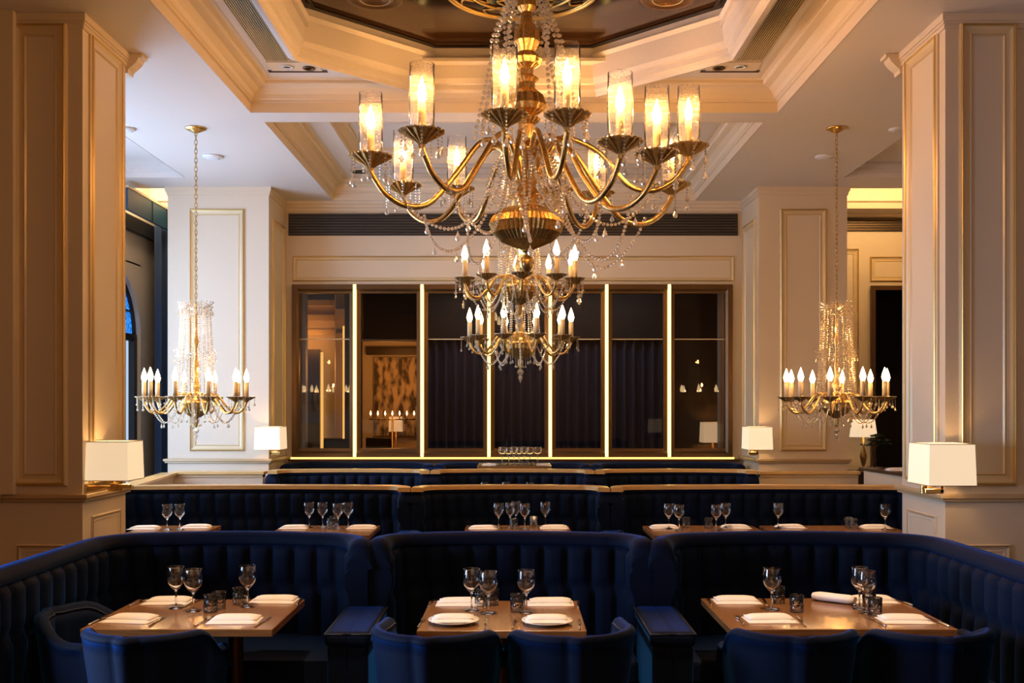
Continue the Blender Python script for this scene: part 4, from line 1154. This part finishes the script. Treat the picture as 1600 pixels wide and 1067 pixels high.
# --- small chandelier, local origin at the drip pan height
def small_chandelier(label, loc):
    t = thing('chandelier', label, 'chandelier', loc, 0, 'crystal basket chandeliers')
    R = 0.475
    MB().lathe([(0.004, -0.30), (0.02, -0.27), (0.022, -0.23), (0.02, -0.205), (0.05, -0.19), (0.10, -0.155), (0.135, -0.105), (0.142, -0.065)], seg=48, rib=24, ribamp=0.08, smooth=False).build('bowl', 'antique_dark', t)
    MB().lathe([(0.142, -0.065), (0.145, -0.055), (0.125, -0.02), (0.08, 0.0), (0.045, 0.02), (0.03, 0.06), (0.05, 0.10), (0.03, 0.14), (0.018, 0.2), (0.03, 0.3), (0.016, 0.36), (0.014, 0.48), (0.03, 0.54), (0.014, 0.6), (0.012, 0.86), (0.02, 0.90), (0.006, 0.93)], seg=24).build('stem', 'antique', t)
    mb = MB()
    mb.lathe([(0.0005, -0.29), (0.022, -0.30), (0.034, -0.325), (0.02, -0.35), (0.012, -0.355), (0.024, -0.375), (0.012, -0.40), (0.0005, -0.43)], seg=8, smooth=False)
    mb.build('finial', 'crystal', t)
    for q in range(10):
        a = 2*pi*q/10
        crystal_drop(t, (0.14*cos(a), 0.14*sin(a), -0.09), 0.09, 1.3)
        if q % 2: crystal_drop(t, (0.05*cos(a), 0.05*sin(a), -0.19), 0.07, 0.9)
    for k in range(10):
        a = 2*pi*k/10+0.22
        z = 0.0
        pts = [(0.05, -0.03), (0.09, 0.015), (0.14, 0.035), (0.21, 0.01), (0.28, -0.085), (0.35, -0.15), (0.41, -0.145), (0.455, -0.095), (R, -0.045)]
        chandelier_arm(t, a, R, z, pts, 0.011, 0.082, (0.022, 0.145), (0.029, 0.135), None, 5, 100+k, 0)
        if k % 2 == 0: lamp('candle_light', 'POINT', (R*cos(a), R*sin(a), 0.18), 26, WARM, 0.03, parent=t)
        P = []
        a2 = a+pi/10
        for q in range(11):
            u = q/10; rr = 0.15+(R-0.19)*u; P.append((rr*cos(a2), rr*sin(a2), -0.05-0.20*sin(pi*u)))
        s = MB().chainpts(P, 0.019, 0.0095); s.drop((P[6][0], P[6][1], P[6][2]-0.01), 0.011, 0.05); s.build('crystal_swag', 'crystal', t)
    lamp('basket_light', 'POINT', (0.03, 0, 0.27), 9, WARM, 0.03, parent=t); lamp('basket_light', 'POINT', (-0.03, 0, 0.66), 5, WARM, 0.03, parent=t)
    # crown, mid ring and the basket of strands
    mb = MB()
    for q in range(40):
        a = 2*pi*q/40
        for rr, zz_ in ((0.150, 0.90), (0.155, 0.87), (0.145, 0.84), (0.12, 0.885), (0.09, 0.87)): mb.bead((rr*cos(a), rr*sin(a), zz_+0.008*sin(5*a)), 0.009)
        if q % 2 == 0:
            mb.bead((0.165*cos(a), 0.165*sin(a), 0.92), 0.010); mb.drop((0.160*cos(a), 0.160*sin(a), 0.84), 0.010, 0.05)
    for q in range(6):
        a = pi*q/3; mb.tube([(0.012*cos(a), 0.012*sin(a), 0.80), (0.08*cos(a), 0.08*sin(a), 0.86), (0.15*cos(a), 0.15*sin(a), 0.88)], 0.004, 5)
    mb.build('crown', 'crystal', t)
    mb = MB()
    for q in range(44):
        a = 2*pi*q/44
        mb.bead((0.175*cos(a), 0.175*sin(a), 0.43), 0.010); mb.bead((0.185*cos(a), 0.185*sin(a), 0.40), 0.008)
        if q % 4 == 0: mb.bead((0.20*cos(a), 0.20*sin(a), 0.45), 0.011); mb.drop((0.195*cos(a), 0.195*sin(a), 0.39), 0.010, 0.05)
    mb.build('crystal_ring', 'crystal', t)
    for k in range(18):
        a = 2*pi*k/18; P = []
        for q in range(16):
            u = q/15; z = 0.85-0.86*u
            rr = 0.135+0.01*sin(pi*u)+0.05*u*u
            P.append((rr*cos(a), rr*sin(a), z))
        MB().chainpts(P, 0.021, 0.0102).build('crystal_strand', 'crystal', t)
    return t
def hang(root, z_top, sc, label=None):
    z = root.location.z
    s = root.scale.x
    L = (z_top-z)/s
    mb = chain_links(MB(), 0, 0, 0.92, L-0.03, 0.06/s**0.5, 0.014, 0.0035)
    mb.build('chain', 'antique_dark', root)
    MB().lathe([(0.006, L-0.055), (0.03, L-0.045), (0.075, L-0.022), (0.098, L-0.012), (0.102, L-0.001)], seg=32, rib=16, ribamp=0.04).build('ceiling_rose', 'antique', root)
c_left = small_chandelier('crystal basket chandelier on a long chain beside the left columns', (PX(306, 9.93), 9.93, 1.84))
c_right = copy_tree(c_left); c_right.location = (PX(1307, 9.93), 9.93, 1.84); c_right.rotation_euler.z = 0.3
c_right['label'] = 'crystal basket chandelier on a long chain beside the right columns'
c_up = copy_tree(c_left); c_up.location = (PX(811, 10.0), 10.0, 2.98); c_up.scale = (1.17,)*3; c_up.rotation_euler.z = 0.14
c_up['label'] = 'upper of the two basket chandeliers in line below the great chandelier'
c_low = copy_tree(c_left); c_low.location = (PX(813, 11.9), 11.9, 2.55); c_low.scale = (1.24,)*3; c_low.rotation_euler.z = 0.4
c_low['label'] = 'lower, farther of the two basket chandeliers, hanging before the glazed screen'
hang(c_left, CZ, 1); hang(c_right, CZ, 1); hang(c_up, 4.83, 1); hang(c_low, 4.83, 1)

# medallion, speakers and small ceiling fittings
md = thing('ceiling_medallion', 'gilded round medallion on the dark dome above the great chandelier', 'ceiling medallion', (0.06, 7.58, DZ))
mb = MB()
for rr, h in ((0.57, 0.016), (0.545, 0.010), (0.40, 0.012), (0.22, 0.014)):
    mb.tube([(rr*cos(2*pi*k/72), rr*sin(2*pi*k/72), -0.006) for k in range(72)], h, 8, closed=True)
mb.build('ring_moulding', 'gold_trim', md)
mb = MB().lathe([(0.20, -0.006), (0.20, -0.02), (0.10, -0.05), (0.03, -0.06)], seg=36, rib=12, ribamp=0.15); mb.build('boss', 'gold_trim', md)
mb = MB()
for k in range(12):
    a = 2*pi*k/12
    mb.tube([((0.24+0.14*u)*cos(a+0.22*sin(2*pi*u)), (0.24+0.14*u)*sin(a+0.22*sin(2*pi*u)), -0.008) for u in [q/8 for q in range(9)]], 0.008, 6)
    mb.tube([((0.42+0.11*u)*cos(a+0.13*sin(pi*u)), (0.42+0.11*u)*sin(a+0.13*sin(pi*u)), -0.008) for u in [q/8 for q in range(9)]], 0.008, 6)
mb.build('scrollwork', 'gold_trim', md)
for s in (-1, 1):
    t = thing('ceiling_speaker', 'round bronze ceiling fitting on the dark dome, %s of the medallion' % ('left' if s < 0 else 'right'), 'ceiling speaker', (-1.04 if s < 0 else 1.15, 7.66, DZ))
    MB().lathe([(0.215, 0.0), (0.215, -0.045), (0.19, -0.05), (0.165, -0.048), (0.15, -0.04)], seg=48).build('bezel', 'speaker', t)
    MB().lathe([(0.15, -0.041), (0.135, -0.043), (0.13, -0.05), (0.118, -0.05), (0.112, -0.043), (0.001, -0.046)], seg=48).build('cover', 'speaker', t)
    MB().tube([(0.112*cos(2*pi*k/48), 0.112*sin(2*pi*k/48), -0.050) for k in range(48)], 0.003, 6, closed=True).build('ring', 'gilt_paint', t)
def fitting(label, x, y, z, r):
    t = thing('ceiling_speaker', label, 'ceiling speaker', (x, y, z))
    MB().lathe([(r, 0.0), (r, -0.01), (r*0.92, -0.022), (r*0.8, -0.026)], seg=36).build('bezel', 'plastic', t)
    MB().lathe([(r*0.8, -0.024), (r*0.5, -0.03), (0.001, -0.032)], seg=36).build('cover', 'plastic', t)
dC = 2.7*1600/391.0
fitting('white round ceiling speaker behind the left hanging chain', PX(333, dC), dC, CZ, 0.11)
fitting('white round ceiling speaker behind the right hanging chain', PX(1290, dC), dC, CZ, 0.11)
fitting('white round ceiling fitting half hidden by the near left column', PX(199, 9.95), 9.95, CZ, 0.08)
fitting('white round ceiling fitting half hidden by the near right column', PX(1402, 9.95), 9.95, CZ, 0.08)
fitting('round fitting on the rear coffer panel, left of the great chandelier', PX(597, 11.0), 11.0, z+0.13, 0.11)
fitting('round fitting on the rear coffer panel, right of the great chandelier', PX(1012, 11.0), 11.0, z+0.13, 0.11)
# long grilles in the first coffer's soffit, with their end plates
zs1 = in1[4]
for s in (-1, 1):
    sd = 'left' if s < 0 else 'right'
    t = thing('ceiling_grille', 'long dark linear grille along the %s side of the front ceiling coffer' % sd, 'vent', (s*1.965, 0, zs1))
    MB().box(-0.145, 0.145, 5.3, 8.72, -0.004, -0.001).build('backing', 'black', t)
    mb = MB()
    for k in range(17): x = -0.14+k*0.0175; mb.box(x-0.003, x+0.003, 5.3, 8.72, -0.014, -0.004)
    mb.build('slat', 'gilt_paint', t)
    t = thing('downlight_plate', 'small plate with two round downlights at the %s end of the ceiling grille' % sd, 'downlight', (s*1.90, 8.86, zs1))
    MB().box(-0.22, 0.22, -0.11, 0.11, -0.012, -0.001).build('plate', 'cream', t)
    for k, (x, y) in enumerate(((s*0.06, 0.0), (-s*0.12, 0.03))):
        MB().lathe([(0.055, 0), (0.055, -0.008), (0.035, -0.010), (0.030, 0.0)], (x, y, -0.012), 24).build('bezel', 'plastic' if k == 0 else 'bronze', t)
    mb = MB().box(-0.26, 0.26, 0.12, 0.14, -0.006, -0.001).box(-0.26, 0.26, 0.16, 0.172, -0.006, -0.001).build('slot', 'black', t)

# ------------------------------------------------------------------ left aisle curtains and pelmet
mb = MB()
P = []
for i in range(161):
    u = i/160; y = 13.74+0.98*u; P.append((-4.80+0.085*sin(2*pi*y/0.24)+0.03*sin(2*pi*y/0.43), y))
mb.loops([[(x, y, zq) for x, y in P] for zq in (0.05, 1.2, 2.6, 4.22)], closed=False, smooth=True)
mb.loops([[(x-0.008, y, zq) for x, y in P] for zq in (0.05, 1.2, 2.6, 4.22)], closed=False, smooth=True)
tag(mb.build('curtain', 'curtain'), 'long navy curtain hanging beside the arched window behind the left chandelier', 'curtain')
struct(MB().box(-4.98, -4.90, 12.0, 14.74, 4.02, 4.20).build('trim_17', 'black'))
t = thing('curtain_pelmet', 'teal paneled curtain pelmet above the arched window', 'pelmet', (-4.62, 0, 0))
MB().box(-0.02, 0.02, 12.2, 14.74, 4.10, 4.36).build('board', 'teal', t)
MB().box(-0.03, 0.03, 12.2, 14.74, 4.36, 4.39).build('rail', 'gilt_paint', t)
MB().box(0.0, 0.028, 13.02, 13.05, 4.10, 4.36).box(0.0, 0.028, 13.55, 13.58, 4.10, 4.36).build('batten', 'black', t)

# ------------------------------------------------------------------ right aisle: console, lamp, bonsai, service counter
t = thing('console_table', 'dark console table against the right aisle rear wall', 'console', (4.72, 13.98, 0))
MB().box(-0.62, 0.55, -0.2, 0.2, 0.82, 0.87).build('top', 'darkwood', t, 0.004, 1)
MB().box(-0.58, 0.51, -0.17, 0.18, 0.70, 0.819).build('apron', 'darkwood', t)
for x in (-0.55, 0.48):
    for y in (-0.15, 0.15): MB().box(x-0.025, x+0.025, y-0.025, y+0.025, 0.001, 0.70).build('leg', 'darkwood', t)
for k in range(2): MB().box(-0.5+0.5*k, -0.05+0.5*k, -0.183, -0.17, 0.71, 0.81).build('drawer', 'darkwood', t)
t = thing('table_lamp', 'brass table lamp with a cream shade lit on the right aisle console', 'table lamp', (PX(1349, 14.05), 14.05, 0.871))
L = []
def cone_shade(parent, r0, r1, z0, z1):
    return MB().lathe([(r0, z0), (r1, z1), (r1-0.005, z1), (r0-0.005, z0)], seg=32).build('lamp_shade', 'shade', parent)
def ell(a, b, z): return [(a*cos(2*pi*k/32), b*sin(2*pi*k/32), z) for k in range(32)]
mb = MB(); mb.loops([ell(0.19, 0.12, 0.46), ell(0.155, 0.10, 0.70), ell(0.15, 0.095, 0.70), ell(0.185, 0.115, 0.46)], smooth=True); mb.build('lamp_shade', 'shade', t)
MB().lathe([(0.09, 0.0), (0.09, 0.015), (0.03, 0.03), (0.018, 0.06), (0.035, 0.12), (0.05, 0.2), (0.03, 0.28), (0.012, 0.33), (0.012, 0.50)], seg=20).build('base', 'antique_dark', t)
MB().lathe([(0.001, 0.50), (0.03, 0.55), (0.001, 0.60)], seg=12).build('bulb', 'bulb', t)
lamp('lamp_light', 'POINT', (0, 0, 0.56), 8, (1, 0.56, 0.20), 0.03, parent=t)
t = thing('potted_bonsai', 'small bonsai tree in a low pot beside the console lamp', 'bonsai', (PX(1366, 13.87), 13.87, 0.871))
MB().lathe([(0.07, 0.0), (0.10, 0.05), (0.105, 0.06), (0.09, 0.06), (0.085, 0.05)], seg=20).build('pot', 'bronze', t)
MB().tube([(0, 0, 0.05), (0.02, 0, 0.15), (-0.01, 0.01, 0.25), (0.04, 0, 0.33), (0.08, 0, 0.38)], [0.02, 0.016, 0.014, 0.01, 0.006], 8).build('trunk', 'bark', t)
mb = MB(); rnd = random.Random(3)
for cxx, czz, rx in ((0.06, 0.42, 0.17), (-0.07, 0.36, 0.12), (0.16, 0.37, 0.10), (0.04, 0.48, 0.10)):
    for k in range(150):
        a = rnd.random()*2*pi; q = rx*sqrt(rnd.random()); x, y, zq = cxx+q*cos(a), q*sin(a)*0.7, czz+0.05*(rnd.random()-0.4)*(1.2-q/rx)
        d1, d2 = rnd.random()*pi, rnd.random()*pi
        ux, uy, uz = 0.02*cos(d1), 0.02*sin(d1), 0.008*cos(d2)
        mb.add([(x-ux, y-uy, zq), (x+uy*0.5, y-ux*0.5, zq+uz), (x+ux, y+uy, zq), (x-uy*0.5, y+ux*0.5, zq-uz)], [(0, 1, 2, 3)])
mb.build('foliage', 'leaf', t)
t = thing('service_counter', 'low wood-topped service counter beside the near right wall lamp', 'counter', (0, 0, 0))
MB().prism([(3.92, 11.5), (4.06, 10.2), (4.9, 10.2), (4.9, 11.5)], 0.002, 1.03).build('body', 'cream', t)
MB().prism([(3.90, 11.615), (4.02, 10.12), (4.95, 10.12), (4.95, 11.615)], 1.03, 1.06).build('top', 'darkwood', t)
t.location = (0.01, 0, 0)
put(nap_me[0], (4.16, 11.0, 1.0605), 'folded white napkin lying on the service counter', 'napkin', GN, 0, 1.3)

# ------------------------------------------------------------------ furniture of the room beyond the screen
def side_chair(x, y, rz, label):
    t = thing('side_chair', label, 'chair', (x, y, 0), rz, 'leather chairs beyond the screen')
    MB().box(-0.24, 0.24, -0.24, 0.24, 0.42, 0.50).build('seat', 'chairdark', t, 0.02, 2)
    mb = MB().box(-0.24, 0.24, 0.20, 0.27, 0.50, 1.25); mb.build('backrest', 'chairdark', t, 0.02, 2)
    for sx in (-0.2, 0.2):
        for sy in (-0.2, 0.2): MB().box(sx-0.02, sx+0.02, sy-0.02, sy+0.02, 0.001, 0.42).build('leg', 'darkwood', t)
side_chair(-2.05, 16.6, radians(150), 'dark leather chair seen through the screen pane with the mural')
side_chair(-2.75, 16.5, radians(170), 'dark leather chair seen through the leftmost screen pane')
def round_table(x, y, r, label):
    t = thing('dining_table', label, 'table', (x, y, 0), 0, 'tables beyond the screen')
    MB().lathe([(r, 0.98), (r, 1.02)], seg=32).build('tabletop', 'darkwood', t)
    MB().lathe([(0.25, 0.001), (0.25, 0.03), (0.05, 0.06), (0.05, 0.98)], seg=20).build('pedestal', 'darkwood', t)
round_table(-1.75, 17.6, 0.55, 'dark table seen through the screen pane with the mural')
round_table(-3.2, 16.9, 0.45, 'dark table seen through the leftmost screen pane')
def far_lamp(x, y, zb, w, label, h=0.30):
    t = thing('table_lamp', label, 'table lamp', (x, y, 0), 0, 'lamps beyond the screen')
    box_shade(t, -w/2, w/2, -w/2, w/2, zb, zb+h, 0.01)
    MB().lathe([(0.09, 0.001), (0.09, 0.02), (0.015, 0.04), (0.015, zb+0.06)], seg=14).build('stand', 'bronze', t)
    lamp('lamp_light', 'POINT', (0, 0, zb+0.12), 5, WARM, 0.03, parent=t)
far_lamp(-3.72, 17.3, 1.22, 0.30, 'lit box lamp seen through the leftmost screen pane')
far_lamp(-2.35, 20.4, 1.25, 0.26, 'lit lamp before the mural in the room beyond the screen')
far_lamp(-1.55, 20.2, 1.15, 0.22, 'lit lamp at the right edge of the mural room')
far_lamp(2.93, 15.08, 1.22, 0.34, 'dim box lamp seen through the rightmost screen pane')
t = MB().box(2.66, 2.78, 17.0, 17.05, 1.15, 3.15).build('window_5', 'slit'); struct(t)
mb = MB()
for q in range(5): mb.box(2.64, 2.80, 16.98, 17.0, 1.15+0.47*q, 1.18+0.47*q)
mb.build('window_frame', 'black', t)
t = thing('candelabrum', 'row of lit candles before the mural in the room beyond the screen', 'candelabrum', (-2.35, 19.8, 0))
MB().lathe([(0.12, 0.001), (0.12, 0.02), (0.02, 0.05), (0.02, 1.5)], seg=14).build('stand', 'antique_dark', t)
MB().tube([(-0.45, 0, 1.5), (0.45, 0, 1.5)], 0.012, 8).build('bar', 'antique', t)
for q in range(7):
    x = -0.42+0.14*q
    MB().lathe([(0.012, 1.5), (0.012, 1.58)], (x, 0, 0), 8).build('candle', 'ivory', t)
    MB().lathe([(0.006, 1.58), (0.017, 1.61), (0.001, 1.67)], (x, 0, 0), 8).build('bulb', 'bulb', t)
